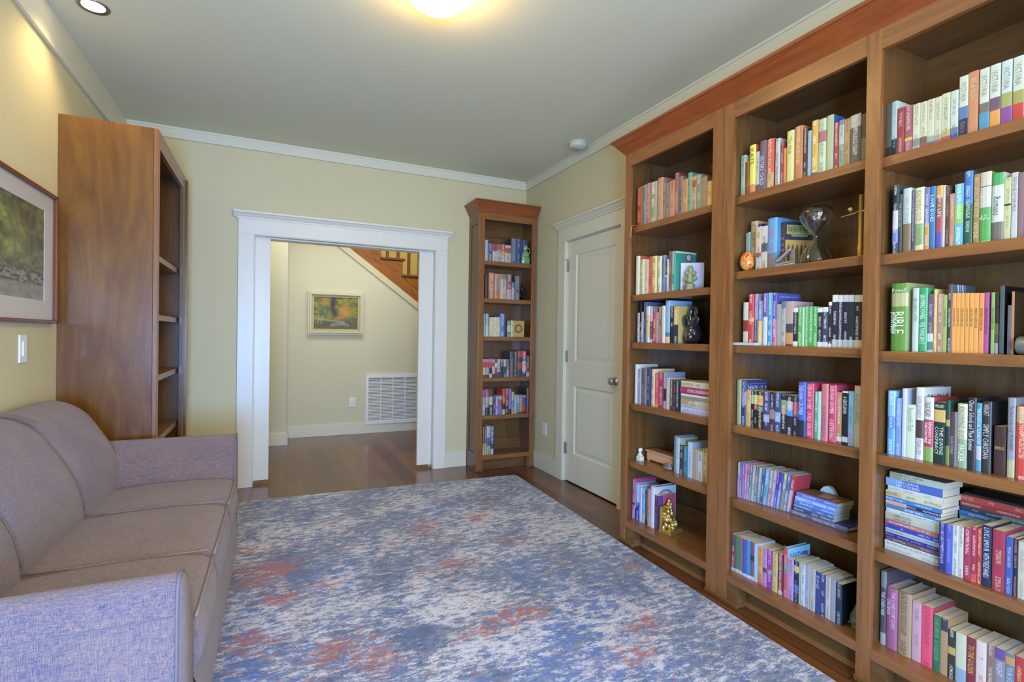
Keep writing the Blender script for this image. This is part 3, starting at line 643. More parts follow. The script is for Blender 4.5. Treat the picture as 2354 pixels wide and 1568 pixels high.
  (1.0573, 0.0119, 0.206, '40504c', '', 'a8b8b0', 'THE ETERNAL LIFE@.15-.55', 'dark green-grey', ''),
  (1.0433, 0.0256, 0.222, 'b8c0b0:.55,806840:.45', '', '98a8a0', 'MILLE YEAR@.15-.55', 'pale grey and brown', ''),
  (1.016, 0.0095, 0.209, '50485a', '', 'c0b8d0', 'm', 'plum grey', ''),
  (1.0059, 0.027, 0.215, 'd0d098:.57,80a868:.33,d0c890:.1', '', 'b08858', 'KNOWING GOD@.05-.53;PACKER@.65-.92', 'cream-green', ''),
  (0.9779, 0.0145, 0.21, '7078a0:.57,c89028:.43', '', 'd0d0e0', 'm', 'violet and gold', ''),
  (0.9629, 0.0165, 0.209, '2878a8', '', 'e8f0f0', 'LOVE DOES@.14-.56', 'cobalt blue', ''),
  (0.9454, 0.0195, 0.207, 'd09838:.2,905838:.3,a84850:.25,6050a0:.25', '', 'f0e0d0', 'JESUS LIFE@.15-.5', 'multicoloured', ''),
  (0.9254, 0.0062, 0.205, 'c8ccb0', '', 'a8a890', 'n', 'pale ivory', ''),
  (0.9186, 0.0109, 0.201, '604038', '', 'b08878', 'm', 'dark red-brown', ''),
  (0.9068, 0.0125, 0.172, 'c08058', '', 'e0b890', 'm', 'terracotta', ''),
  (0.8934, 0.0228, 0.199, '60b0b8:.33,88c048:.3,60b0b8:.37', '', 'e0f0f0', 'm', 'light turquoise', ''),
  (0.8689, 0.0222, 0.232, '3870b8:.45,205848:.55', '', 'c0d8a0', 'm', 'tall blue-green', ''),
  (0.845, 0.015, 0.217, 'a07838', '', 'e0c890', 'ERIC LIDDELL PURE GOLD@.05-.62;KEDDIE@.7-.92', 'ochre brown', ''),
  (0.8292, 0.0284, 0.217, 'c8b898:.2,404030:.01,c8c0a8:.29,50a040:.47,90c060:.03', '', 'e0e8c8', 'HOLINESS@h.34;J.C.@h.62;Ryle@h.66', 'broad cream and green', ''),
  (0.7996, 0.0287, 0.206, '40a050:.18,c8ccb8:.54,706858:.28', '', '405048', 'Romans@.35-.62', 'broad green, white and grey', ''),
  (0.7701, 0.0153, 0.186, 'c0c080:.42,303030:.03,c0c080:.55', '', '909050', 'm', 'yellow-green', ''),
  (0.7533, 0.0135, 0.197, 'c0bcb0', '', '807878', 'THE EDGE OF THE BIBLE@.06-.58', 'pale grey', ''),
  (0.7383, 0.0128, 0.193, '8a6868', '', 'a08080', 'n', 'dull mauve', ''),
 ]),
 ('right bay','third',1.189,'1.985',[
  (1.0735, 0.053, 0.237, '60901c:.14,b8b070:.2,60901c:.66', 'a0a060', 'e8ecc8', 'Powell@h.1;BIBLE@.42-.74~1.6;DICTIONARY@.42-.74^-.3', 'very thick green', ''),
  (1.0077, 0.0193, 0.216, 'b8c4b4', '', '707c70', 'GROWING WITH@.15-.52', 'pale grey-blue', ''),
  (0.9878, 0.0247, 0.215, '28a058', '', 'e8f4e0', 'GROWING YOUNG@.1-.48;FUEL YOUNG ADULT@.54-.88', 'emerald green', ''),
  (0.9621, 0.0162, 0.194, '685868:.68,c8c8b8:.14,508078:.15,c8c8b8:.03', '', 'c0b8c8', 'm', 'plum and teal', ''),
  (0.9453, 0.0088, 0.208, 'd0a040', '', 'f0dca0', 'm', 'yellow striped', ''),
  (0.936, 0.0167, 0.192, 'b08060', '', 'e0c0a8', 'm', 'rosy brown', ''),
  (0.9189, 0.0106, 0.188, '98b048', '', '405020', 'FOR EVERYONE@.25-.55', 'lime', ''),
  (0.9071, 0.0117, 0.221, '50403a', '505860', 'c8c0b8', 'm', 'tall dark brown', 'swirl'),
  (0.8945, 0.0101, 0.192, 'e89820', '', '503808', 'JOHN FOR EVERYONE@.25-.55', 'orange', ''),
  (0.884, 0.0107, 0.191, 'e89820', '', '503808', 'JOHN FOR EVERYONE@.25-.55', 'orange', ''),
  (0.873, 0.0109, 0.19, 'e89820', '', '503808', 'LUKE FOR EVERYONE@.25-.55', 'orange', ''),
  (0.8607, 0.0106, 0.19, 'e89820', '', '503808', 'JOHN FOR EVERYONE@.25-.55', 'orange', ''),
  (0.849, 0.0105, 0.189, 'e89820', '', '503808', 'LUKE FOR EVERYONE@.25-.55', 'orange', ''),
  (0.8382, 0.012, 0.188, 'e89820', '', '503808', 'MARK FOR EVERYONE@.25-.58', 'orange', ''),
  (0.8249, 0.0123, 0.187, 'e88828', '', '503808', 'MATTHEW FOR EVERYONE@.25-.62', 'deep orange', ''),
  (0.8115, 0.0102, 0.188, 'b04888', '', '401030', 'REVELATION FOR EVERYONE@.25-.68', 'magenta', ''),
  (0.7953, 0.0084, 0.187, '88a848', '', '304010', 'PAUL FOR EVERYONE@.25-.6', 'moss green', ''),
  (0.7864, 0.009, 0.185, '302820:.5,606020:.18,584838:.14,909088:.18', '', 'c0c0c0', 'n', 'dark forest-photo', ''),
  (0.7751, 0.0109, 0.205, '4c5654', '101010', '303030', 'n', 'smoky grey', ''),
  (0.7566, 0.0084, 0.146, '645c5c', '', '303030', 'n', 'greyish mauve', ''),
  (0.7478, 0.0063, 0.186, 'b07850', '38280c', '806040', 'n', 'tan edged', ''),
 ]),
 ('right bay','fourth',0.824,'2.0',[
  (1.0869, 0.0244, 0.226, '88b8d0:.4,4878b0:.2,58a0d8:.4', '', 'd8ecf8', 'm', 'sky blue', ''),
  (1.0606, 0.0183, 0.203, '7898d0', '704848', 'c8d8f0', 'm', 'periwinkle', ''),
  (1.0406, 0.0129, 0.238, 'c0c8d0', '', '9098a8', 'n', 'cool white', ''),
  (1.0271, 0.0281, 0.184, 'ccd4b4', '', '788878', 'Reasonable Faith@.06-.5', 'cream white', ''),
  (0.998, 0.0236, 0.246, 'd0d0c8:.45,503830:.25,d0ccc8:.3', 'c8ccc0', 'a07080', 'SAVING LEONARDO@.12-.42;PEARCEY@.72-.93', 'tall white', 'saving'),
  (0.9735, 0.0277, 0.216, 'c8ccb8:.35,b83040:.42,80a040:.23', '', '703840', 'DALLAS WILLARD@.08-.3;RENEWING THE@.38-.72^.2=fff0f0;CHRISTIAN MIND@.38-.72^-.2=fff0f0', 'white, red and green', ''),
  (0.9447, 0.0314, 0.202, '203028:.12,d0a848:.2,203830:.68', '304838', 'd8e0c8', 'WILLARD@h.06;THE DIVINE@.4-.85^.2;CONSPIRACY@.4-.85^-.22', 'dark green with golden picture', ''),
  (0.9123, 0.0113, 0.212, '284838:.3,a09838:.1,203830:.3,708030:.3', '', 'c0c890', 'n', 'green and yellow', ''),
  (0.9004, 0.0125, 0.175, '58403c', '', 'c0a0a0', 'FALLING UPWARD@.45-.78', 'chestnut brown', ''),
  (0.8877, 0.0068, 0.176, '888890', '', '606068', 'n', 'thin steel grey', ''),
  (0.8803, 0.0255, 0.206, 'c8c498:.55,90a070:.45', '', '807858', 'KNOWING GOD@.05-.55;PACKER@.64-.9=f0f0e0', 'pale cream-green', ''),
  (0.8535, 0.021, 0.228, '302828', '', 'e0e0e0', 'Charter Schools and Their Enemies@.04-.73', 'black-brown', ''),
  (0.8319, 0.0135, 0.213, '4890a0:.63,c0b0c0:.2,4890a0:.17', '', 'e8f0f0', 'THE POLITICAL CLASSROOM@.08-.6', 'teal and lilac', ''),
  (0.8175, 0.0229, 0.22, '38342f', '282824', 'c8c8c0', 'WRIGHT@.04-.2;SIMPLY CHRISTIAN@.32-.8', 'charcoal', ''),
  (0.7874, 0.0278, 0.148, '482c24', '', 'c0a058', 'BIBLE@h.44', 'short dark brown', ''),
  (0.7567, 0.0176, 0.238, '908c8c:.78,b0a870:.22', '', '383838', 'The Story of the OLD TESTAMENT@.1-.66', 'medium grey', ''),
  (0.737, 0.0282, 0.215, 'c89858:.22,d03818:.78', '', 'f0c0a0', 'm', 'broad vermilion', ''),
 ]),
 ('right bay','fifth',0.48,'1.985',[
  (0.9174, 0.0187, 0.157, '303070', '', 'b0b0e0', 'm', 'dark navy', ''),
  (0.8979, 0.0175, 0.156, '5058b8', '', '8090e0', 'm', 'blue-violet', ''),
  (0.8801, 0.0152, 0.162, 'c8c8b8', '', '505058', 'm', 'white', ''),
  (0.8642, 0.0126, 0.161, 'c8c4b0', '', '606060', 'm', 'ivory', ''),
  (0.851, 0.0186, 0.163, 'a83048', '', 'f0c0c8', 'm', 'crimson', ''),
  (0.8319, 0.0141, 0.172, 'a82840:.85,d04838:.15', '', 'f0c0b0', 'm', 'ruby red', ''),
  (0.8171, 0.0113, 0.171, 'b83030', '', 'e8c070', 'm', 'red and gold', ''),
  (0.8051, 0.0228, 0.187, '283048', '', 'd8dce8', "LOUIS L'AMOUR@.04-.42;WITH THESE HANDS@.45-.85", 'tall midnight blue', ''),
  (0.78, 0.0295, 0.182, 'a82840', '', 'c8a870', 'm', 'tall broad crimson', ''),
  (0.7493, 0.0166, 0.171, '3858a0', '', 'c8b8b0', 'm', 'denim blue', ''),
  (0.7323, 0.0111, 0.17, '202838', '', 'd87858', 'm', 'blue-black', ''),
  (0.7206, 0.0169, 0.167, 'c0b898', '', 'a08878', 'm', 'patterned cream', ''),
 ]),
 ('right bay','bottom',0.132,'2.0',[
  (1.0974, 0.0185, 0.263, '808078:.22,585050:.62,a0a098:.16', '', 'e0e0e0', 'THE CHEROKEE@.28-.6', 'grey and white', ''),
  (1.0777, 0.0362, 0.216, 'a8587c', '', 'f0d8e4', "THE LONESOME GODS@.06-.66^.2;LOUIS L'AMOUR@.2-.45^-.22", 'mauve', ''),
  (1.0403, 0.0419, 0.217, 'a88860', '', '604028', 'm', 'thick tan', ''),
  (0.9965, 0.027, 0.2, 'c898a0', '', 'a06880', 'm', 'dusty rose', ''),
  (0.9691, 0.0331, 0.201, 'e84060', 'c03040', 'c02848', 'm', 'hot pink', ''),
  (0.9345, 0.0202, 0.185, '207048', 'c0a070', '88b888', "LOUIS L'AMOUR@.05-.4;A COLLECTION@.45-.8", 'bottle green', ''),
  (0.9137, 0.0195, 0.184, '404048:.22,b08850:.78', '', 'b09070', 'm', 'tan with black label', ''),
  (0.8931, 0.0197, 0.158, '403830:.35,c0a030:.15,403830:.5', '', 'e0e0d0', 'm', 'dark with yellow picture', ''),
  (0.8723, 0.0273, 0.159, 'c8c8a0:.7,88a8b8:.3', '', 'b0a890', 'n', 'pale yellow-blue', ''),
  (0.8451, 0.0245, 0.16, '883038', '', 'd8b850', 'TO THE GOLDEN@.15-.7', 'burgundy', ''),
  (0.82, 0.0252, 0.163, 'e0c8b8', '', 'd07868', 'm', 'blush white', ''),
  (0.7942, 0.019, 0.163, '907060', '', 'd8c0a8', 'm', 'patterned brown', ''),
  (0.7747, 0.0239, 0.164, '705090:.2,90888c:.8', '', 'd8d0d8', 'NIGHT@.25-.5', 'purple-topped grey', ''),
  (0.7505, 0.0217, 0.162, '708088:.06,c89040:.14,708090:.8', '', 'd8d8d8', 'TOUR OF DUTY@.25-.65', 'amber-topped grey', ''),
  (0.7279, 0.0206, 0.165, 'c03030', '', 'e8c050', 'm', 'fire red', ''),
 ]),
 ('corner bookcase','top',1.908,'Y4.335',[
  (1.7522, 0.0282, 0.189, 'a8b0b8', '', '808890', 'n', 'tall pale grey', ''),
  (1.7824, 0.0436, 0.161, '605078:.5,506050:.5', '', 'c0c0d0', 'm', 'purple and green', ''),
  (1.828, 0.043, 0.159, 'a84048:.4,c8b8b0:.6', '', '504048', 'm', 'red and white', ''),
  (1.873, 0.035, 0.158, 'b85858:.3,b0a8a8:.7', '', '404040', 'm', 'pink-grey', ''),
  (1.9101, 0.0436, 0.161, 'b84038:.4,c89848:.3,a89888:.3', '', 'e8d0b0', 'm', 'red-orange', ''),
  (1.9558, 0.0534, 0.158, 'c0b0a8:.15,b85848:.3,b8b0a8:.55', '', '504848', 'm', 'white and red', ''),
  (2.0145, 0.0529, 0.225, '52647c', '303848', 'a0a898', 'm', 'grey-blue', ''),
  (2.0696, 0.0384, 0.226, '38487c', '', 'a0a8b8', 'm', 'navy', ''),
  (2.1101, 0.043, 0.227, '485880', '', '8090a8', 'n', 'steel blue', ''),
  (2.1564, 0.051, 0.23, '405078', '', 'c0c8d0', 'n', 'dark blue', ''),
 ]),
 ('corner bookcase','second',1.566,'Y4.335',[
  (1.7573, 0.0323, 0.22, '502818', '', '704030', 'n', 'dark brown', ''),
  (1.7927, 0.056, 0.236, 'c07848:.7,a86838:.3', '', 'e8c8a8', 'm', 'orange-tan', ''),
  (1.8517, 0.0555, 0.23, 'c08078:.25,b09880:.45,c88038:.3', '', '704838', 'm', 'pink and orange', ''),
  (1.9103, 0.0593, 0.231, '788868:.2,c0ac90:.8', '', '806040', 'm', 'beige', ''),
  (1.9727, 0.0504, 0.234, '905058:.6,b09080:.4', '', 'd8c0c0', 'm', 'mauve', ''),
  (2.0253, 0.0265, 0.161, '6878a0:.3,b8a8a8:.7', '', '807080', 'm', 'short blue-grey', ''),
  (2.057, 0.0512, 0.222, '585c58', '', 'b0b0a8', 'm', 'dark grey', ''),
 ]),
 ('corner bookcase','third',1.22,'Y4.335',[
  (1.7505, 0.0121, 0.206, '88c0b0', '', '606060', 'n', 'thin mint', ''),
  (1.7646, 0.0354, 0.207, '708898:.5,a0a8a0:.5', '', 'e0e0e0', 'm', 'blue and white', ''),
  (1.8061, 0.0224, 0.177, 'd8cc98', '', 'a09868', 'm', 'pale yellow', ''),
  (1.8305, 0.0235, 0.178, 'd8cc98', '', 'a09868', 'm', 'pale yellow', ''),
  (1.856, 0.0236, 0.179, 'd8cc98', '', 'a09868', 'm', 'pale yellow', ''),
  (1.8817, 0.0268, 0.179, 'd8cc98', '', 'a09868', 'm', 'pale yellow', ''),
  (1.9106, 0.0488, 0.214, '5870b0', '', 'c8d0e8', 'm', 'periwinkle blue', ''),
  (1.9625, 0.0178, 0.142, '481c20', '', '301010', 'n', 'dark red', ''),
  (1.9834, 0.0347, 0.147, '308068:.3,b8b890:.4,30806a:.3', '', 'e0e0c0', 'm', 'teal and cream', ''),
  (2.0202, 0.0296, 0.153, 'c0cc90', '', '808858', 'm', 'pale green', ''),
 ]),
 ('corner bookcase','fourth',0.847,'Y4.335',[
  (1.7483, 0.0267, 0.166, 'a890b0:.15,c83c38:.3,d8a870:.4,405038:.15', '', 'e8e0d0', 'n', 'red and peach', ''),
  (1.7788, 0.0278, 0.165, 'b888a0:.15,c03840:.3,90a0b8:.4,383840:.15', '', 'e8e0d0', 'n', 'red and grey', ''),
  (1.8095, 0.0279, 0.171, 'd06868:.2,c03840:.3,383038:.3,c8b070:.2', '', 'd8d0d0', 'n', 'red and black', ''),
  (1.8403, 0.0232, 0.164, 'a0a0a8:.15,b84048:.25,c0b8a8:.4,404040:.2', '', '505050', 'n', 'grey and red', ''),
  (1.8655, 0.0233, 0.164, '606060:.2,c0c0a8:.25,c03838:.35,404040:.2', '', 'e0e0e0', 'n', 'grey with red middle', ''),
  (1.8908, 0.0274, 0.166, 'c0b0b8:.2,b0b0a0:.5,404848:.3', '', '505050', 'm', 'light grey', ''),
  (1.9201, 0.0295, 0.166, 'c84838:.15,303438:.85', '', 'c8d0c0', 'm', 'red-capped black', ''),
  (1.9516, 0.0277, 0.164, 'b0a0b0:.4,404850:.6', '', 'd0c8d0', 'm', 'lilac-grey', ''),
  (1.9812, 0.0278, 0.163, '484c50:.6,b07080:.4', '', 'c0c8d0', 'm', 'charcoal and pink', ''),
  (2.014, 0.043, 0.237, '504c48', '242424', 'a89888', 'm', 'tall dark grey', ''),
  (2.0591, 0.0322, 0.237, '484844', '', 'b0a898', 'm', 'dark olive-grey', ''),
  (2.0954, 0.0467, 0.242, 'b84038:.25,484850:.2,b83838:.25,404450:.3', '', '808890', 'n', 'grey with red blocks', ''),
  (2.1441, 0.043, 0.242, 'c84040:.3,302c48:.1,b8a888:.4,483070:.2', '', 'e0d8e8', 'm', 'red, cream and violet', ''),
  (2.1892, 0.033, 0.196, '404858:.4,a04048:.4,b0b0a0:.2', '', 'c0c8d0', 'm', 'short blue and red', ''),
 ]),
 ('corner bookcase','fifth',0.502,'Y4.335',[
  (1.7478, 0.0257, 0.231, '90609a:.3,b0b0c0:.7', '', '504868', 'm', 'purple and white', ''),
  (1.7774, 0.0316, 0.237, 'c05878:.3,c0a888:.4,384048:.3', '', '604858', 'm', 'pink and beige', ''),
  (1.8128, 0.0367, 0.24, '504848:.3,b8b098:.3,404040:.4', '', 'd8d8d0', 'm', 'grey-black', ''),
  (1.8534, 0.0214, 0.167, '504858', '', 'd0c8e0', 'm', 'short dark plum', ''),
  (1.8767, 0.0273, 0.171, '9078b0', '', 'e0d8f0', 'm', 'short lilac', ''),
  (1.9069, 0.0343, 0.173, '70b0b0:.2,b84850:.35,6878a8:.45', '', 'e0e0e0', 'n', 'short aqua and red', ''),
  (1.9452, 0.0296, 0.236, 'c04028:.5,302018:.3,b8a848:.2', '', 'e8c8a0', 'm', 'red and dark', ''),
  (1.9778, 0.0268, 0.237, 'a83838:.7,302830:.3', '', 'e8e0d8', 'm', 'dark red', ''),
  (2.0086, 0.029, 0.236, '8070a8:.8,303038:.2', '', 'b8b0d8', 'n', 'lavender', ''),
  (2.0405, 0.0261, 0.206, 'c0b060:.4,7888a8:.3,c89850:.3', '', '404040', 'm', 'yellow and blue', ''),
  (2.0696, 0.0232, 0.173, '90b0c8', '', 'd0e0e8', 'n', 'short light blue', ''),
  (2.0959, 0.0243, 0.172, '90a0b0:.4,506078:.6', '', 'e0e0e0', 'm', 'short blue-grey', ''),
  (2.1233, 0.0306, 0.171, '7890b0:.15,c89848:.75,404040:.1', '', '604828', 'm', 'short amber', ''),
  (2.1579, 0.0287, 0.167, 'd08838:.12,2850b0:.4,c03030:.4,303030:.08', '', 'e0e0e0', 'n', 'short blue and red', ''),
  (2.1949, 0.0279, 0.238, '685058', '303838', 'a08088', 'm', 'tall grey-maroon', ''),
 ]),
 ('corner bookcase','bottom',0.145,'Y4.335',[
  (1.7523, 0.0191, 0.258, '383838:.6,b0a068:.4', '', 'd8d0c0', 'm', 'black and yellow', ''),
  (1.7732, 0.0191, 0.259, '803830:.6,a8a070:.4', '', 'e0d0c0', 'm', 'maroon', ''),
  (1.7952, 0.0346, 0.26, 'c0b498:.4,4868a0:.3,b0a868:.3', '', '404040', 'm', 'cream and blue', ''),
  (1.8337, 0.029, 0.253, '6080b0:.5,384858:.3,90a8c0:.2', '', 'e0e0e0', 'm', 'sea blue', ''),
 ]),
]
# ------------------------------------------------------------------ bookcases
FX = 1.925
SHELF = {'left bay': (1.845, 2.475, 1.83, 2.503, [1.886, 1.48, 1.198, .832, .487]),
         'middle bay': (1.138, 1.723, 1.124, 1.743, [1.888, 1.5385, 1.197, .825, .478]),
         'right bay': (.505, 1.09, .49, 1.104, [1.875, 1.53, 1.189, .822, .478])}
def long_bookcase():
    t = thing('wall_bookcase', (2.1, 1.5, 0), 'long cherry wood bookcase with three bays covering the right wall', 'bookcase')
    xb = WX-.016
    def stile(a, b_, g='z'): MB().box(FX, FX+.02, a, b_, .0, 2.323).build('stile', 'cherry_z', t, bevel=.0015)
    stile(2.475, 2.522); stile(1.7815, 1.845); stile(1.723, 1.7795); stile(1.09, 1.138); stile(.45, .505)
    for k, (a, b_, i0, i1, zs) in SHELF.items():
        MB().box(FX+.0005, FX+.02, a, b_, 2.245, 2.323).build('top_rail', 'cherry_y', t)
        MB().box(FX+.0005, FX+.02, a, b_, .100, .136).build('bottom_rail', 'cherry_y', t, bevel=.0015)
        MB().box(FX+.02, xb, i0, i1, .115, .136).build('bottom_shelf', 'cherry_y', t)
        MB().box(FX+.02, xb, i0, i1, 2.29, 2.31).build('top_panel', 'cherry_dark_y', t)
        for z in zs: MB().box(FX+.033, xb-.004, i0+.001, i1-.001, z-.036, z).build('shelf', 'cherry_y', t, bevel=.002)
        MB().box(xb-.002, xb+.008, i0-.005, i1+.005, .115, 2.31).build('back_panel', 'cherry_dark_z', t)
        b = MB().box(xb-.022, xb-.002, i0, i1, 2.12, 2.29); b.build('nailing_rail', 'cherry_dark_y', t)
        MB().box(xb-.022, xb-.002, i0, i1, .136, .235).build('nailing_rail', 'cherry_dark_y', t)
        MB().box(FX+.075, FX+.09, i0, i1, .0, .100).build('toe_kick', 'cherry_dark_y', t)
        MB().prism([(FX+.057, 0), (FX+.075, 0), (FX+.075, .02), (FX+.066, .017)], 'y', i0+.03, i1-.03).build('shoe_moulding', 'cherry_y', t)
    for a, b_ in ((2.503, 2.522), (1.782, 1.83), (1.743, 1.779), (1.104, 1.124), (.45, .49)):
        MB().box(FX+.02, xb, a, b_, 0, 2.323).build('side_panel', 'cherry_dark_z', t)
    for a, b_ in ((2.40, 2.478), (1.66, 1.845), (1.04, 1.138)):
        c = MB().box(FX+.006, FX+.06, a, b_, 0, .1); c.box(FX-.008, FX+.05, a-.006, b_+(.045 if b_ > 2.4 else .003), 0, .02, .004)
        c.build('foot_block', 'cherry_dark_y', t)
    # crown with a mitred return at the far end
    prof = [(0, 2.318), (.004, 2.325), (.058, 2.392), (.066, 2.394), (.066, 2.408), (-.02, 2.408), (-.02, 2.318)]
    bm = MB(); A = []; B = []; C = []
    for d, z in prof:
        A.append(bm.bm.verts.new((FX-d, .42, z))); B.append(bm.bm.verts.new((FX-d, 2.522+d, z))); C.append(bm.bm.verts.new((xb, 2.522+d, z)))
    n = len(prof)
    for i in range(n):
        j = (i+1) % n
        bm.bm.faces.new((A[i], A[j], B[j], B[i])); bm.bm.faces.new((B[i], B[j], C[j], C[i]))
    bm.bm.faces.new(A); bm.bm.faces.new(C[::-1])
    bm.box(FX-.01, xb, .45, 2.51, 2.395, 2.407)
    bm.build('crown', 'cherry_red_y', t)
    for y, z in ((2.15, 2.19), (1.44, 2.19), (.8, 2.19)): MB().ball((xb-.024, y, z), .004, 2).build('screw', 'screw_white', t)
    for k, (a, b_, i0, i1, zs) in SHELF.items():
        for z in zs[:4]:
            MB().lathe([(.003, 0), (.003, .012)], (FX+.09, i1-.012, z-.046), 8, 'y').build('shelf_pin', 'nickel', t)
long_bookcase()
CY = 4.29
CSH = [1.908, 1.566, 1.22, .847, .502]
def corner_bookcase():
    t = thing('corner_bookcase', (1.97, 4.42, 0), 'narrow tall cherry bookcase standing in the corner beside the opening', 'bookcase')
    x0, x1, yb = 1.682, 2.258, WY-.004
    o0, o1 = 1.734, 2.212
    MB().box(x0, o0, CY, CY+.02, 0, 2.34).build('stile', 'cherry_z', t, bevel=.0015)
    MB().box(o1, x1, CY, CY+.02, 0, 2.34).build('stile', 'cherry_z', t, bevel=.0015)
    MB().box(o0, o1, CY, CY+.02, 2.275, 2.34).build('top_rail', 'cherry_x', t)
    MB().box(o0, o1, CY, CY+.02, .105, .142).build('bottom_rail', 'cherry_x', t)
    MB().box(o0-.02, o1+.02, CY+.02, yb, .122, .142).build('bottom_shelf', 'cherry_dark_x', t)
    MB().box(o0-.02, o1+.02, CY+.02, yb, 2.32, 2.335).build('top_panel', 'cherry_dark_x', t)
    b = MB(); b.box(x0+.008, x0+.03, CY+.02, yb, 0, 2.34)
    for z0, z1 in ((0, .16), (1.13, 1.20), (2.24, 2.34)): b.box(x0, x0+.01, CY+.06, yb-.045, z0, z1)
    b.box(x0, x0+.01, CY+.02, CY+.06, 0, 2.34); b.box(x0, x0+.01, yb-.045, yb, 0, 2.34)
    b.build('side_panel', 'cherry_dark_z', t)
    MB().box(x1-.03, x1, CY+.02, yb, 0, 2.34).build('side_panel', 'cherry_dark_z', t)
    MB().box(x0+.03, x1-.03, yb-.012, yb, .1, 2.33).build('back_panel', 'cherry_dark_z', t)
    MB().box(o0-.02, o1+.02, yb-.03, yb-.012, 2.17, 2.32).build('nailing_rail', 'cherry_dark_x', t)
    MB().box(o0-.02, o1+.02, yb-.03, yb-.012, .142, .24).build('nailing_rail', 'cherry_dark_x', t)
    for z in CSH: MB().box(o0-.021, o1+.021, CY+.022, yb-.013, z-.037, z).build('shelf', 'cherry_x', t, bevel=.002)
    MB().box(o0-.02, o1+.02, CY+.08, CY+.095, 0, .105).build('toe_kick', 'cherry_dark_x', t)
    c = MB(); c.box(o0, o0+.02, CY+.008, CY+.08, 0, .105); c.box(o1-.02, o1, CY+.008, CY+.08, 0, .105)
    c.box(x0-.006, o0+.01, CY-.01, CY+.03, 0, .018, .004); c.box(o1-.01, x1+.004, CY-.01, CY+.03, 0, .018, .004); c.box(o0, o1, CY+.066, CY+.081, 0, .018, .003)
    c.build('foot_block', 'cherry_dark_x', t)
    prof = [(0, 2.33), (.004, 2.34), (.045, 2.425), (.052, 2.427), (.052, 2.44), (-.02, 2.44), (-.02, 2.33)]
    xr = x1
    bm = MB(); R = [[], [], [], []]
    for d, z in prof:
        dr = min(d, WX-.03-xr) if d > 0 else d
        R[0].append(bm.bm.verts.new((x0-d, yb, z))); R[1].append(bm.bm.verts.new((x0-d, CY-d, z)))
        R[2].append(bm.bm.verts.new((xr+min(d, .018), CY-d, z))); R[3].append(bm.bm.verts.new((xr+min(d, .018), yb-.02, z)))
    n = len(prof)
    for a, b_ in zip(R, R[1:]):
        for i in range(n): bm.bm.faces.new((a[i], a[(i+1) % n], b_[(i+1) % n], b_[i]))
    bm.bm.faces.new(R[0]); bm.bm.faces.new(R[3][::-1]); bm.box(x0, xr-.01, CY-.005, yb, 2.425, 2.438)
    bm.build('crown', 'cherry_red_x', t)
corner_bookcase()
def side_cabinet():
    y0, y1, xf, xw, H = 3.297, 4.28, -.55, WL+.002, 2.303
    t = thing('end_bookcase', (-.76, 3.79, 0), 'tall cherry bookcase turned sideways to the wall behind the sofa', 'bookcase')
    MB().box(xw, xf-.022, y0, y0+.02, 0, H).build('side_panel', 'figured_panel', t)
    MB().box(xf-.021, xf, y0-.001, y0+.045, 0, H).build('stile', 'cherry_z', t, bevel=.002)
    MB().box(xf-.021, xf, y1-.11, y1, 0, H).build('stile', 'cherry_dark_z', t, bevel=.002)
    MB().box(xf-.021, xf-.0005, y0+.045, y1-.11, H-.095, H).build('top_rail', 'cherry_y', t)
    MB().box(xf-.021, xf-.0005, y0+.045, y1-.11, 0, .14).build('bottom_rail', 'cherry_y', t)
    MB().box(xf-.005, xf+.012, y1-.004, y1+.014, 0, H-.01).build('edge_strip', 'cherry_dark_z', t)
    MB().box(xw, xf-.022, y1-.02, y1, 0, H).build('side_panel', 'cherry_dark_z', t)
    MB().box(xw, xf-.022, y0+.02, y1-.02, H-.02, H).build('top_panel', 'cherry_dark_y', t)
    MB().box(xw, xw+.012, y0+.02, y1-.02, .1, H-.02).build('back_panel', 'cherry_dark_z', t)
    for z in (1.955, 1.655, 1.318, .972, .61, .28):
        if z > 1.9: continue
        MB().box(xw+.012, xf-.03, y0+.021, y1-.021, z-.034, z).build('shelf', 'cherry_y', t, bevel=.002)
side_cabinet()
o = MB()
for k in range(3): o.lathe([(.014, -.006), (.017, -.006), (.017, .006), (.014, .006), (.014, -.006)], (-.60, 3.335+k*.034, 1.3185+.0175), 20, 'y')
o.box(-.616, -.584, 3.325, 3.412, 1.3183, 1.3223)
tag(o.build('napkin_holder', 'brass', None, True), 'small brass ringed napkin holder on the sideways bookcase shelf', 'ornament')

# ------------------------------------------------------------------ books
def colour_mesh(o, name, cols):
    a = o.data.color_attributes.new(name, 'FLOAT_COLOR', 'CORNER')
    for p in o.data.polygons:
        for li in p.loop_indices: a.data[li].color = cols[p.index]
def text_mesh(txt):
    cu = bpy.data.curves.new('lettering', 'FONT'); cu.body = txt; cu.size = 1; cu.resolution_u = 1; cu.align_x = 'LEFT'
    ob = bpy.data.objects.new('lettering', cu); me = bpy.data.meshes.new_from_object(ob)
    bpy.data.objects.remove(ob); bpy.data.curves.remove(cu)
    return me
def lettering(parent, txt, c, dr, up, length, capw, col, name='spine_title'):
    me = text_mesh(txt); me.name = name
    if not me.vertices: return
    xs = [v.co.x for v in me.vertices]; ys = [v.co.y for v in me.vertices]
    x0, x1, y0, y1 = min(xs), max(xs), min(min(ys), 0), max(max(ys), .72)
    sy = capw/(y1-y0); sx = length/(x1-x0)
    if sx > sy*1.35: sx = sy*1.35
    L = (x1-x0)*sx; dr = Vector(dr); up = Vector(up); nn = dr.cross(up); c = Vector(c)
    for v in me.vertices:
        p = c+dr*((v.co.x-x0)*sx-L/2)+up*((v.co.y-y0)*sy-capw/2)+nn*.0004; v.co = p
    me.materials.clear(); me.materials.append(M['printed_ink'])
    o = bpy.data.objects.new(name, me); COL.objects.link(o); o.parent = parent
    colour_mesh(o, 'col', [lin(col)]*len(me.polygons)); return o
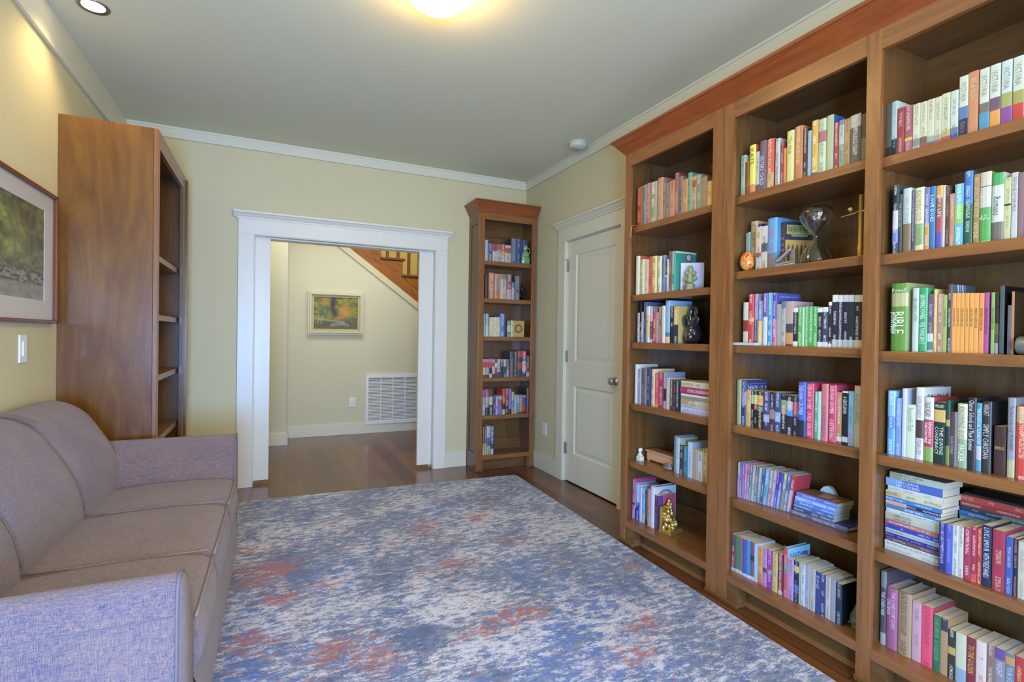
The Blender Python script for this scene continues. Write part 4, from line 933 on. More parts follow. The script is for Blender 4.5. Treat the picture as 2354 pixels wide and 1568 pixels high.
def patch(parent, pts, col, name='cover_art'):
    b = MB(); b.bm.faces.new([b.bm.verts.new(p) for p in pts]); bmesh.ops.recalc_face_normals(b.bm, faces=b.bm.faces)
    me = bpy.data.meshes.new(name); b.bm.to_mesh(me); b.bm.free(); me.materials.append(M['printed_ink'])
    o = bpy.data.objects.new(name, me); COL.objects.link(o); o.parent = parent; colour_mesh(o, 'col', [lin(col)]*len(me.polygons)); return o
BOOKS = []
def book(loc, rot, w_, h, d, bands, side, ink, text, desc, pic='', hard=None):
    """spine faces local -y, thickness along x, height along z"""
    if hard is None: hard = h > .205
    bl = []; ink = ink or '50483c'
    for q in bands.split(','):
        c, _, f = q.partition(':'); bl.append((c, float(f) if f else 1.0))
    tot = sum(f for c, f in bl); main = max(bl, key=lambda q: q[1])[0]; side = side or main
    t = .0024 if hard else .0007; t = min(t, w_*.2); bul = min(w_*(.16 if hard else .05), .006)
    b = MB(); bm = b.bm; cols = []; inks = []; uvs = []
    us = [0, .12, .32, .68, .88, 1]; oy = [0, -.6, -.95, -.95, -.6, 0]
    def face(vs, c, uv=None, mark=0):
        bm.faces.new([bm.verts.new(v) for v in vs]); cols.append(cov(c)); ic = cov(ink); inks.append((ic[0], ic[1], ic[2], mark)); uvs.append(uv)
    z1 = h
    for c, f in bl:
        z0 = z1-h*f/tot
        for i in range(5):
            xa, xb = us[i]*w_, us[i+1]*w_; ya, yb = oy[i]*bul, oy[i+1]*bul
            face([(xa, ya, z0), (xb, yb, z0), (xb, yb, z1), (xa, ya, z1)], c, [(us[i], z0), (us[i+1], z0), (us[i+1], z1), (us[i], z1)], 1 if text == 'm' and f/tot > .09 else 0)
        z1 = z0
    for z, s in ((h, 1), (0, -1)):
        vs = [(us[i]*w_, oy[i]*bul, z) for i in range(6)]+[(w_, t, z), (0, t, z)]
        face(vs if s > 0 else vs[::-1], bl[0][0] if s > 0 else bl[-1][0])
    def boxf(x0, x1, c):
        y0, y1 = 0, d
        for vs in ([(x0, y0, 0), (x0, y0, h), (x0, y1, h), (x0, y1, 0)], [(x1, y0, 0), (x1, y1, 0), (x1, y1, h), (x1, y0, h)],
                   [(x0, y0, h), (x1, y0, h), (x1, y1, h), (x0, y1, h)], [(x0, y0, 0), (x0, y1, 0), (x1, y1, 0), (x1, y0, 0)], [(x0, y1, 0), (x0, y1, h), (x1, y1, h), (x1, y1, 0)]):
            face(vs, c)
    boxf(0, t, side); boxf(w_-t, w_, side)
    me = bpy.data.meshes.new('book'); bm.to_mesh(me); bm.free(); me.materials.append(M['book_cover'])
    o = bpy.data.objects.new('book', me); COL.objects.link(o); o.location = loc; o.rotation_euler = rot
    colour_mesh(o, 'col', cols); colour_mesh(o, 'ink', inks)
    ul = me.uv_layers.new(name='UVMap')
    for p in me.polygons:
        q = uvs[p.index]
        for k, li in enumerate(p.loop_indices): ul.data[li].uv = q[k] if q else (0, 0)
    ins = .004 if hard else .0006
    pg = MB().box(t, w_-t, t*.5, d-ins, ins, h-ins).build('page_block', 'page_paper', o, local=True)
    if text not in ('m', 'n'):
        for it in text.split(';'):
            s, _, spec = it.partition('@'); inkc = ink; off = 0; sc = .62
            if '=' in spec: spec, inkc = spec.split('=')
            if '~' in spec: spec, q = spec.split('~'); sc = min(.8, sc*float(q)*.7)
            if '^' in spec: spec, q = spec.split('^'); off = float(q); sc = .34
            if spec[0] == 'h':
                zc = h*(1-float(spec[1:])); lettering(o, s, (w_*.5, -bul, zc), (1, 0, 0), (0, 0, 1), w_*.8, min(.014, w_*.35), inkc)
            else:
                a, c = [float(q) for q in spec.split('-')]
                lettering(o, s, (w_*(.5+off), -bul, h*(1-(a+c)/2)), (0, 0, -1), (1, 0, 0), h*(c-a), w_*sc, inkc)
    W = w_+.0004
    def sp(y, z): return (W, y*d, z*h)
    if pic == 'oval':
        patch(o, [sp(.62+.15*math.cos(a), .86+.1*math.sin(a)) for a in [i*PI/10 for i in range(20)]], '7a4a38')
        patch(o, [(W+.0003, d*(.62+.11*math.cos(a)), h*(.86+.075*math.sin(a))) for a in [i*PI/10 for i in range(20)]], 'd8c0a0')
        patch(o, [sp(0, .955), sp(1, .955), sp(1, 1), sp(0, 1)], 'd8dcc0')
    elif pic == 'arch':
        patch(o, [sp(.5+.38*math.cos(a), .72+.2*math.sin(a)) for a in [i*PI/12 for i in range(13)]]+[sp(.5+.28*math.cos(a), .72+.14*math.sin(a)) for a in [i*PI/12 for i in range(12, -1, -1)]], '8a8890')
        patch(o, [sp(0, .6), sp(.7, .72), sp(.7, .69), sp(0, .57)], '8a8078')
    elif pic == 'band':
        patch(o, [sp(.0, 0), sp(.28, 0), sp(.28, 1), sp(0, 1)], '5a4880'); patch(o, [sp(.6, .86), sp(.64, .86), sp(.64, .89), sp(.6, .89)], '903048')
    elif pic == 'lady': lettering(o, 'A LADY EMILY MYSTERY', sp(.5, .93), (0, 1, 0), (0, 0, 1), d*.75, .008, 'c8c8e8', 'cover_art')
    elif pic == 'death':
        lettering(o, 'DEATH OF A', sp(.52, .84), (0, 1, 0), (0, 0, 1), d*.9, .019, 'c8cce4', 'cover_art')
        patch(o, [sp(.03, .92), sp(.97, .92), sp(.97, .925), sp(.03, .925)], 'a8b0d8')
    elif pic == 'death2':
        lettering(o, 'DEATH', sp(.35, .84), (0, 1, 0), (0, 0, 1), d*.55, .026, '285068', 'cover_art')
        patch(o, [sp(.6, .86), sp(.75, .9), sp(.95, .86), sp(.88, .78), sp(.98, .74), sp(.8, .74), sp(.7, .8)], '50607a')
    elif pic == 'saving': lettering(o, 'SAVING', sp(.5, .86), (0, 1, 0), (0, 0, 1), d*.8, .024, '30343c', 'cover_art')
    elif pic == 'swirl':
        for k in range(4): patch(o, [sp(.2+.09*k, 1), sp(.26+.09*k, 1), sp(.3+.1*k, .8), sp(.24+.1*k, .8)], ['b8c0c8', '8098b8', 'c8c8c8', '7088a8'][k])
    BOOKS.append(o); return o
def depth_for(h): return max(.105, min(.175, h*.67))
ORD = 'first second third fourth fifth sixth seventh eighth ninth tenth eleventh twelfth thirteenth fourteenth fifteenth sixteenth seventeenth eighteenth nineteenth twentieth twenty-first twenty-second twenty-third twenty-fourth twenty-fifth twenty-sixth'.split()
USED = set()
def pick(cands):
    for c in cands:
        if c and c not in USED and 4 <= len(c.split()) <= 16: USED.add(c); return c
    raise Exception(str(cands))
def shelf_books():
    for bay, sh, z, pl, bs in ROWS:
        ring = pl[0] == 'Y'; end = None
        descs = [b_[7] for b_ in bs]
        for i, (pos, w_, h, bands, side, ink, text, desc, pic) in enumerate(bs):
            if ring:
                if end is not None and pos < end: pos = end
                z = CSH[['top', 'second', 'third', 'fourth', 'fifth'].index(sh)] if sh != 'bottom' else .142
                loc = (pos, float(pl[1:])-.008, z+.0004); rot = (0, 0, 0); end = pos+w_+.0004; w_ = min(w_, 2.225-pos)
            else:
                i0, i1, zs = SHELF[bay][2], SHELF[bay][3], SHELF[bay][4]
                pos = min(pos, i1-.001)
                if end is not None and pos > end: pos = end
                z = zs[['top', 'second', 'third', 'fourth', 'fifth'].index(sh)] if sh != 'bottom' else .136
                loc = (float(pl), pos, z+.0004); rot = (0, 0, -PI/2); end = pos-w_-.0004
            if ring and sh == 'top' and i >= 8: loc = (loc[0], loc[1]+.048, loc[2])
            if bay == 'middle bay' and sh == 'second' and i < 4: loc = (loc[0]+.036, loc[1], loc[2])
            o = book(loc, rot, w_, h, depth_for(h), bands, side, ink, text, desc, pic)
            where = '%s %s shelf' % (bay, sh); l = descs[i-1] if i else None; r = descs[i+1] if i+1 < len(bs) else None
            size = 'tall ' if h > .225 and 'tall' not in desc and 'large' not in desc and 'thick' not in desc else ''
            c = []; n_same = descs.count(desc)
            if n_same > 1: c += ['%s %s book from the left, %s' % (ORD[descs[:i].count(desc)], desc, where)]
            if l and r: c += ['%s%s book between the %s and %s ones, %s' % (size, desc, l, r, where), '%s book between the %s and %s ones, %s' % (desc, l, r, where)]
            if not l: c += ['%s book at the left end of the %s' % (desc, where)]
            if not r: c += ['%s book at the right end of the row, %s' % (desc, where)]
            if l: c += ['%s book just right of the %s one, %s' % (desc, l, where)]
            c += ['%s book, %s from the left on the %s' % (desc, ORD[i], where), '%s book, %s on the %s' % (desc, ORD[i], where)]
            tag(o, pick(c), 'book', 'books on the %s' % where)
shelf_books()
# flat stacks: local z runs to the viewer's left, so the spine reads left to right
def flat(x, yl, z, th, length, d, bands, side, ink, text, label, group, rz=0, hard=False):
    o = book((x, yl-length, z), (0, -PI/2, -PI/2+rz), th, length, d, bands, side, ink, text, '', '', hard)
    tag(o, pick([label]), 'book', group); return o
def stack(x, layers, z0, group, where, d=.11):
    z = z0+.0004; n = len(layers)
    for i, (th, yl, L, bands, ink, text, desc) in enumerate(layers):
        above = layers[i+1][6] if i+1 < n else None; below = layers[i-1][6] if i else None
        if not below: lab = '%s book lying at the bottom of the %s' % (desc, where)
        elif not above: lab = '%s book lying on top of the %s' % (desc, where)
        else: lab = '%s book lying on the %s one, %s' % (desc, below, where)
        flat(x, yl, z, th, L, d, bands, bands.split(',')[0].split(':')[0], ink, text, lab, group, 0, th > .03); z += th+.0003
# right bay, fifth shelf: tall pile at the left end
zz = .478
edges = [.480, .497, .513, .528, .542, .558, .573, .589, .615, .629, .644, .657, .672, .693, .710, .738, .761]
spec = [('c8c8b0', '808078', 'm', 'lowest white'), ('ccccb8', '707078', 'm', 'second white'), ('685058', 'c8a0a0', 'm', 'dim maroon'), ('302c78', '9090d0', 'm', 'dark violet-blue'),
        ('a8b0b0', '606870', 'm', 'light grey'), ('3840a0', 'b0b0e8', 'm', 'royal blue'), ('b05060:.5,b86850:.5', 'e8c0b8', 'm', 'pinkish red'),
        ('b8a880:.3,b8b898:.7', '403838', 'COMSTOCK LODE@.16-.5^.2;LOUIS L\'AMOUR@.16-.5^-.22', 'thick cream-grey'), ('c8ccc0', '707070', 'm', 'thin white'), ('607890:.4,4880a8:.6', 'd0e0e0', 'm', 'steel blue'),
        ('c8a080:.4,303050:.6', 'd0c0c0', 'm', 'navy and tan'), ('3878b8', 'c8dce8', 'm', 'bright azure'), ('c8b070:.3,ccc890:.7', '605030', 'm', 'cream yellow'),
        ('ccccb8', '80807c', 'm', 'plain off-white'), ('80a0c8:.3,4868b0:.7', 'e8ecf4', 'LOUIS L\'AMOUR@.2-.6^.2;LAST OF THE BREED@.2-.62^-.22', 'cornflower blue'), ('a09870:.2,b8c0a0:.8', '504838', 'BENDIGO SHAFTER@.2-.62^.2;LOUIS L\'AMOUR@.2-.5^-.22', 'sage and cream')]
lay = []
rnd = random.Random(3)
for i, (bd, ik, tx, ds) in enumerate(spec):
    th = edges[i+1]-edges[i]-.0003; off = [0, 0, .002, 0, .001, 0, 0, .0, .002, 0, 0, 0, -.003, .006, -.001, .012][i]
    lay.append((th, 1.094-max(0, off), [.165, .164, .160, .160, .165, .163, .162, .165, .166, .168, .168, .172, .170, .170, .172, .168][i], bd, ik, tx, ds))
stack(2.012, lay, zz, 'flat pile of paperbacks in the right bay', 'tall pile, right bay', .107)
# behind the standing books: flat pile topped with red ones
lay = [(.02, .915, .165, '8a7868', 'c0b0a0', 'm', 'tan'), (.02, .916, .165, '706858', 'c0b0a0', 'm', 'drab'), (.02, .917, .165, 'a09888', '605848', 'm', 'greyish'), (.02, .915, .165, '606870', 'c0b0a0', 'm', 'bluish grey'),
       (.02, .916, .165, '908060', 'c0b0a0', 'm', 'khaki'), (.02, .918, .165, '504840', 'c0b0a0', 'm', 'umber'), (.02, .917, .165, '888078', '504840', 'm', 'putty'),
       (.018, .924, .19, '70a8b0', 'e0e8e8', 'm', 'pale teal'), (.017, .926, .2, '3870b8', 'c8d8e8', 'm', 'sapphire blue'), (.016, .924, .19, '283c48:.6,486858:.4', 'a09888', 'm', 'blackish green'), (.016, .924, .19, '9c2c20', 'e0b0a0', 'm', 'dull red'), (.021, .926, .2, 'c03820', 'e89078', 'm', 'vermilion red'), (.008, .915, .2, '1c1c18', '303030', 'n', 'thin black')]
stack(2.125, lay, zz, 'flat pile behind the standing books', 'back pile, right bay', .105)
# middle bay, fifth shelf: six-book pile and leaning row
z5 = .478
lay = [(.0185, 1.485, .246, '606880', 'c8ccd8', 'TIMOTHY ORNER@.06-.3;THE WORST HARD TIME@.42-.8', 'large slate hardcover'), (.0145, 1.468, .17, '484870:.5,586078:.5', 'c8d0e0', 'm', 'dusky'), (.0145, 1.466, .17, '5070a8', 'c8e0d0', 'm', 'grey-blue'), (.0155, 1.465, .17, '5080d0', 'd0e0f0', 'm', 'medium blue'), (.0175, 1.462, .175, '90a8e8:.4,80a0e8:.6', 'f0f0ff', 'm', 'light blue'), (.0185, 1.456, .175, '6078c8', 'c8d8f0', 'm', 'purple-blue')]
z = z5+.0004
names = [l[6] for l in lay]
for i, (th, yl, L, bd, ik, tx, ds) in enumerate(lay):
    d_ = .165 if i == 0 else .105
    lab = '%s book lying under the small pile, middle bay fifth shelf' % ds if i == 0 else ('%s book lying on top of the short pile, middle bay fifth shelf' % ds if i == 5 else '%s book lying on the %s one, middle bay fifth shelf' % (ds, names[i-1]))
    o = flat(2.035, yl, z, th, L, d_, bd, '383878' if i == 0 else ('8a6040' if i == 5 else bd[:6]), ik, tx, lab, 'short flat pile in the middle bay', 0, i == 0)
    if i == 5: patch(o, [(th+.0004, .02, .05), (th+.0004, .09, .05), (th+.0004, .09, .1), (th+.0004, .02, .1)], 'c09888'); patch(o, [(th+.0004, .01, .012), (th+.0004, .05, .012), (th+.0004, .05, .04), (th+.0004, .01, .04)], 'd09030')
    z += th+.0003
lean = [('c0b080:.35,b880a8:.65', 'pink and tan'), ('6070b0:.5,8890b8:.5', 'soft blue'), ('c02868:.45,c07890:.55', 'magenta'), ('9080c8', 'lavender'), ('d84870:.5,c88898:.5', 'rose'), ('308878:.5,50a088:.5', 'jade'), ('b898a8', 'greyed pink'), ('305040:.2,788858:.3,50887c:.5', 'dark green'),
        ('a8a080:.4,889098:.6', 'khaki grey'), ('3850a0:.3,506090:.7', 'deep blue'), ('70a0c0:.4,58a0b0:.6', 'cyan-blue'), ('a8a090:.5,b07888:.5', 'stone and pink'), ('b888a8:.5,9890c0:.5', 'mauve-lilac'), ('484898:.5,7068a0:.5', 'indigo'), ('5848b0:.5,7088c8:.5', 'violet'), ('b0b060:.4,909080:.6', 'yellow-olive'), ('5070b0:.5,909098:.5', 'blue and grey'), ('c04040:.4,a098a8:.6', 'red and grey')]
bot = [205, 243, 275, 318, 357, 392, 430, 478, 525, 580, 622, 690, 740, 795, 830, 885, 935, 985, 1050]
pz = []
for i, (bd, ds) in enumerate(lean):
    f = (bot[i]-205)/845; y = 1.7365-f*(1.7365-1.484); y2 = 1.7365-(bot[i+1]-205)/845*(1.7365-1.484); w_ = (y-y2)*.93
    tilt = math.radians(1.0+7.5*i/17)
    h = .166+.002*math.sin(i*2.1)
    o = book((2.005+.03*i/17, y, z5+.0006+w_*math.sin(tilt)), (0, tilt, -PI/2), w_, h, .105, bd, 'c83038' if i == 17 else '', 'e8e8f0' if i % 3 else 'f0e8d0', 'm', '')
    l = lean[i-1][1] if i else None; r = lean[i+1][1] if i < 17 else None
    lab2 = 'thin %s book right of the %s one, middle bay fifth shelf' % (ds, l)
    lab = 'thin %s book between the %s and %s ones, middle bay fifth shelf' % (ds, l, r) if l and r else ('thin %s book at the left end of the middle bay fifth shelf' % ds if not l else 'red covered book at the right end of the leaning row, middle bay fifth shelf')
    tag(o, pick([lab, lab2]), 'book', 'thin leaning books on the middle bay fifth shelf')
tag(MB().box(2.07, 2.19, 1.127, 1.133, z5, z5+.105).build('card', 'white_card'), 'narrow white card standing at the right end of the middle bay fifth shelf', 'card')
b = MB(); b.prism([(1.40-.052*math.cos(a), .478+.126*math.sin(a)) for a in [i*PI/16 for i in range(17)]], 'x', 2.15, 2.175)
tag(b.build('arched_plaque', 'white_stone', bevel=.003), 'white arched plaque standing behind the short pile of books', 'ornament')
# left bay, fourth shelf: flat pile of six
z4 = .832
lay = [(.026, 2.099, .23, 'c8c4d4', '8088a0', 'UNDER THE TUSCAN SUN@.05-.9', 'wide lavender-white'), (.017, 2.1, .225, 'b8b4b0', '807870', 'm', 'dull white'), (.025, 2.1, .225, 'b0985c:.45,c8b890:.55', 'f0ece0', 'LIFE OF PI@.25-.55', 'golden brown'),
       (.020, 2.1, .225, 'a89878', '504838', 'm', 'buff'), (.010, 2.1, .225, 'd8d8d0', 'a0a0a0', 'n', 'slim white'), (.037, 2.103, .225, 'b02850', 'f0c8d0', 'm', 'magenta-red'), (.030, 2.1, .225, 'd0c498', '605848', 'm', 'cream topmost')]
stack(1.992, lay, z4, 'flat pile in the left bay', 'pile, left bay fourth shelf', .15)
# ------------------------------------------------------------------ ornaments on the shelves
z1, z2, z3 = 1.886, 1.48, 1.198
b = MB()
b.grid(lambda u, v: ((1.948-.03*math.sin(min(1, u*1.6)*PI/2) + (.0), 2.44+.018*u+(v-.5)*.012, z1+.002-(0 if u < .45 else (u-.45)*.13))), 12, 1)
tag(b.build('bookmark_ribbon', 'tan_ribbon', solid=.0012), 'tan bookmark ribbon hanging over the left bay top shelf edge', 'ribbon')
# white booklet and figurine
t = book((2.012, 2.140, z2+.0006), (0, 0, -PI/2-math.radians(38)), .018, .152, .118, 'd8d0a8', 'ccc4cc', 'a0a0a0', 'n', '')
tag(t, pick(['white booklet leaning with its cover facing out, left bay second shelf']), 'book')
t = thing('figurine', (1.992, 2.045, z2), 'small green stone figurine standing before the white booklet', 'figurine')
b = MB(); b.lathe([(0, 0), (.026, 0), (.027, .006), (.022, .012), (.021, .02), (.024, .026), (.02, .032)], (1.992, 2.045, z2), 24); b.build('pedestal', 'green_ceramic', t, True)
b = MB(); c = (1.992, 2.045)
for dy, dz, r in ((0, .052, .02), (0, .078, .017), (.03, .06, .014), (-.03, .058, .013), (.022, .088, .014), (-.024, .086, .013), (.036, .05, .01)): b.ball((c[0], c[1]+dy, z2+dz), r)
b.ball((c[0], c[1], z2+.108), (.013, .015, .022)); b.build('figure', 'green_ceramic', t, True, melt=.0022)
MB().box(1.98, 1.998, 2.066, 2.084, z2, z2+.03, .004).build('violet_base', 'violet_paint', t)
# black elephant-like stone sculpture
t = thing('stone_sculpture', (2.03, 2.072, z3), 'polished black abstract stone sculpture beside the yellow book', 'sculpture')
cx, cy = 2.035, 2.064
b = MB(); b.ball((cx, cy, z3+.05), (.044, .047, .05)); b.ball((cx+.004, cy+.004, z3+.088), (.034, .036, .04)); b.tube([(cx, cy, z3+.09), (cx, cy+.012, z3+.13), (cx, cy+.02, z3+.16), (cx, cy+.012, z3+.185), (cx, cy-.006, z3+.196), (cx, cy-.022, z3+.186), (cx-.002, cy-.03, z3+.165), (cx-.004, cy-.026, z3+.148)], [.034, .024, .017, .014, .012, .011, .009, .006], 16)
b.ball((cx-.02, cy+.03, z3+.03), (.018, .014, .03)); b.ball((cx-.028, cy-.012, z3+.036), (.026, .024, .032)); b.ball((cx-.02, cy+.012, z3+.02), (.02, .012, .02))
b.build('body', 'black_stone', t, True, melt=.003)
for s_, tl, dx in ((1, .35, -.028), (-1, -.55, -.022)):
    b = MB(); b.ball((0, 0, 0), (.008, .024, .036)); b.xf(Matrix.Translation((cx+dx, cy+s_*.028-.004, z3+.118)) @ Matrix.Rotation(tl*s_*-1 if s_ > 0 else 1.0, 4, 'X')); b.build('ear', 'black_stone', t, True)
# fifth shelf: bust, box, carved piece
z5a = .487
t = thing('bust', (2.02, 2.461, z5a), 'tiny white bust on a square plinth, left bay fifth shelf', 'figurine')
MB().box(2.005, 2.037, 2.444, 2.478, z5a, z5a+.027, .002).build('plinth', 'white_stone', t)
b = MB(); b.ball((2.02, 2.461, z5a+.034), (.013, .022, .011)); b.ball((2.02, 2.461, z5a+.046), (.008, .008, .01)); b.ball((2.02, 2.461, z5a+.06), (.012, .012, .015)); b.build('head', 'white_stone', t, True, melt=.0016)
b = MB(); b.ball((2.023, 2.461, z5a+.066), (.013, .014, .011)); b.build('hair', 'white_stone', t, True)
t = thing('keepsake_box', (2.10, 2.345, z5a), 'pale carved wooden keepsake box beside the tiny white bust', 'box')
MB().box(2.067, 2.15, 2.235, 2.456, z5a+.008, z5a+.056, .002).build('box_body', 'pale_wood', t)
MB().box(2.060, 2.157, 2.228, 2.463, z5a+.056, z5a+.065, .003).build('lid', 'pale_wood', t)
MB().box(2.075, 2.143, 2.245, 2.445, z5a+.065, z5a+.068, .001).build('lid_carving', 'carved_brown', t)
for x in (2.075, 2.142):
    for y in (2.243, 2.448): MB().lathe([(.007, 0), (.008, .004), (.006, .009)], (x, y, z5a), 12).build('foot', 'pale_wood', t, True)
b = MB(); b.ball((2.10, 2.225, z5a+.082), (.012, .03, .011)); b.ball((2.10, 2.252, z5a+.092), (.009, .012, .009)); b.ball((2.1, 2.215, z5a+.074), (.02, .018, .01))
b.tube([(2.10, 2.255, z5a+.096), (2.10, 2.262, z5a+.104)], .002, 6); b.build('figure_on_lid', 'carved_brown', t, True)
b = MB(); b.tube([(2.03+.004, 2.20, z5a+.012), (2.02, 2.225, z5a+.011), (2.015, 2.25, z5a+.012), (2.025, 2.262, z5a+.02), (2.03, 2.24, z5a+.026), (2.035, 2.21, z5a+.024)], [.011, .012, .01, .008, .007, .006], 12)
tag(b.build('carved_animal', 'mauve_metal', None, True), 'small curled mauve carving lying before the wooden box', 'figurine')
# gold bookend
zb = .136
def bookend():
    t = thing('bookend', (2.05, 2.22, zb), 'shiny gold relief bookend of clustered figures, left bay bottom shelf', 'bookend')
    R = Matrix.Translation((1.996, 2.165, zb)) @ Matrix.Rotation(math.radians(12), 4, 'Z')
    b = MB().box(0, .12, 0, .082, 0, .018, .003); b.box(.004, .116, .004, .078, .018, .024, .002); b.xf(R).build('base', 'gold', t)
    b = MB().box(.005, .11, .066, .078, .024, .145, .002); b.xf(R).build('back_plate', 'gold', t)
    rn = random.Random(5); b = MB()
    for k in range(46):
        z = .03+.13*rn.random()**1.2; s = 1-z/.22; x = .055+(rn.random()-.5)*.1*s; y = .062-rn.random()*.05*s
        b.ball((x, y, z), (.008+.008*rn.random(), .009+.006*rn.random(), .009+.009*rn.random()), 2)
    b.ball((.06, .055, .172), (.012, .012, .013), 2)
    b.xf(R).build('relief_figures', 'gold', t, True)
bookend()
# wolf figurine
def wolf():
    cx, cy, z = 2.03, 1.187, zb
    t = thing('wolf_figurine', (cx, cy, z), 'grey sitting wolf figurine at the right end of the bottom row', 'figurine')
    b = MB(); b.ball((cx, cy-.002, z+.004), (.026, .03, .008)); b.build('base', 'wolf_stone', t, True)
    b = MB(); b.tube([(cx+.005, cy+.022, z+.012), (cx+.003, cy+.016, z+.035), (cx, cy+.006, z+.06), (cx, cy+.002, z+.08), (cx, cy, z+.096)], [.016, .019, .016, .013, .009], 14)
    b.tube([(cx-.008, cy, z+.066), (cx-.009, cy-.004, z+.035), (cx-.009, cy-.008, z+.008)], [.008, .006, .005], 8); b.tube([(cx+.008, cy, z+.066), (cx+.009, cy-.004, z+.035), (cx+.009, cy-.008, z+.008)], [.008, .006, .005], 8)
    b.ball((cx-.012, cy+.012, z+.02), (.009, .018, .014)); b.ball((cx+.014, cy+.012, z+.02), (.009, .018, .014))
    b.ball((cx, cy-.002, z+.106), (.0115, .013, .012)); b.tube([(cx, cy-.008, z+.104), (cx, cy-.03, z+.096)], [.008, .0035], 10)
    for s in (-1, 1): b.tube([(cx+s*.006, cy+.003, z+.112), (cx+s*.008, cy+.004, z+.13)], [.0055, .0008], 8)
    b.tube([(cx+.01, cy+.024, z+.012), (cx-.01, cy+.028, z+.012), (cx-.022, cy+.03, z+.01)], [.006, .006, .003], 8)
    b.build('body', 'wolf_stone', t, True, melt=.0018)
wolf()
# middle bay second shelf
z2b = 1.5385
b = MB(); b.lathe([(.0001, 0)]+[(.0325*math.sin(a)*(1+.06*math.cos(a)), .045-.045*math.cos(a)) for a in [i*PI/18 for i in range(1, 18)]]+[(.0001, .09)], (1.987, 1.687, z2b+.0004), 28)
tag(b.build('painted_egg', 'painted_egg', None, True), 'red and yellow painted egg, middle bay second shelf', 'egg')
t = book((2.014, 1.5385, z2b+.0006), (0, 0, -PI/2-math.radians(19)), .030, .195, .125, '48382c:.07,604030:.78,c87030:.15', '383440', 'e0b890', 'THE@h.36;BOOK@h.5;THIEF@h.62', '', '', False)
tag(t, pick(['brown THE BOOK THIEF book with its cover angled out, middle bay second shelf']), 'book')
W = .0304
patch(t, [(W, .008, .142), (W, .118, .142), (W, .118, .183), (W, .008, .183)], 'a09c58'); lettering(t, 'THE BOOK THIEF', (W+.0003, .062, .162), (0, 1, 0), (0, 0, 1), .1, .024, '28241c', 'cover_art')
patch(t, [(W, .002, .0), (W, .124, .0), (W, .124, .118), (W, .002, .118)], 'b8944c')
for k in range(6): patch(t, [(W+.0003, .012+k*.02, .0), (W+.0003, .021+k*.02, .0), (W+.0003, .021+k*.02, .09), (W+.0003, .0165+k*.02, .1), (W+.0003, .012+k*.02, .09)], '604838')
patch(t, [(W, .03, .132), (W, .105, .132), (W, .105, .141), (W, .03, .141)], '909050')
# silver stapler, jaws raised
t = thing('stapler', (1.97, 1.475, z2b), 'silver desk stapler with raised arm before the hourglass', 'stapler')
def bar(name, pts, wd, m, x=1.975):
    MB().prism(pts, 'x', x-wd/2, x+wd/2).build(name, m, t, bevel=.0015)
bar('base', [(1.525, z2b), (1.435, z2b), (1.435, z2b+.006), (1.525, z2b+.006)], .03, 'chrome'); bar('magazine', [(1.522, z2b+.012), (1.44, z2b+.02), (1.44, z2b+.012), (1.522, z2b+.008)], .016, 'chrome')
bar('arm', [(1.525, z2b+.026), (1.462, z2b+.068), (1.45, z2b+.064), (1.515, z2b+.02)], .02, 'chrome'); bar('hinge_block', [(1.455, z2b+.006), (1.435, z2b+.006), (1.437, z2b+.066), (1.453, z2b+.064)], .02, 'nickel')
# hourglass
def hourglass():
    cx, cy, z = 2.015, 1.377, z2b+.0006
    t = thing('hourglass', (cx, cy, z), 'clear glass hourglass without a stand, middle bay second shelf', 'hourglass')
    outer = [(.055, .0), (.0615, .003), (.0605, .012), (.055, .032), (.043, .055), (.026, .08), (.010, .099), (.0065, .106), (.010, .113), (.024, .13), (.043, .153), (.056, .174), (.062, .192), (.061, .208), (.052, .222), (.036, .232), (.018, .2365), (.0001, .238)]
    MB().lathe(outer, (cx, cy, z), 40).build('outer_glass', 'clear_glass', t, True, solid=.0022)
    inner = [(.0001, .118), (.006, .121), (.018, .135), (.033, .155), (.041, .172), (.044, .188), (.041, .2), (.031, .21), (.015, .215), (.0001, .216)]
    MB().lathe(inner, (cx, cy, z), 32).build('inner_glass', 'clear_glass', t, True, solid=.0016)
    MB().lathe([(.0001, .121), (.005, .123), (.016, .137), (.029, .155), (.035, .166), (.0001, .167)], (cx, cy, z), 28).build('sand', 'dark_sand', t, True)
hourglass()
# brass cross on a rod
t = thing('brass_cross', (2.02, 1.205, z2b), 'thin brass rod cross on a sleeve foot beside the hourglass', 'cross')
MB().lathe([(.013, 0), (.013, .005), (.0095, .006), (.0095, .045), (.0075, .048), (.0075, .24), (.0001, .241)], (2.02, 1.205, z2b), 20).build('rod', 'brass', t, True)
MB().tube([(2.02, 1.245, z2b+.178), (2.02, 1.165, z2b+.176)], .0045, 10).build('crossbar', 'nickel', t, True)
MB().tube([(2.0, 1.268, z2b+.165), (2.03, 1.2, z2b+.178)], .002, 8).build('thin_arm', 'brass', t, True)
MB().ball((2.01, 1.238, z2b+.19), .009).build('knob', 'brass', t, True)
# middle bay third shelf: disc case under the first books is beside them, flat
tag(MB().box(1.956, 1.99, 1.61, 1.738, z3-.001+.0004, z3+.0115, .001).build('disc_case', 'cd_case'), 'flat clear disc case at the front edge, middle bay third shelf', 'disc case')
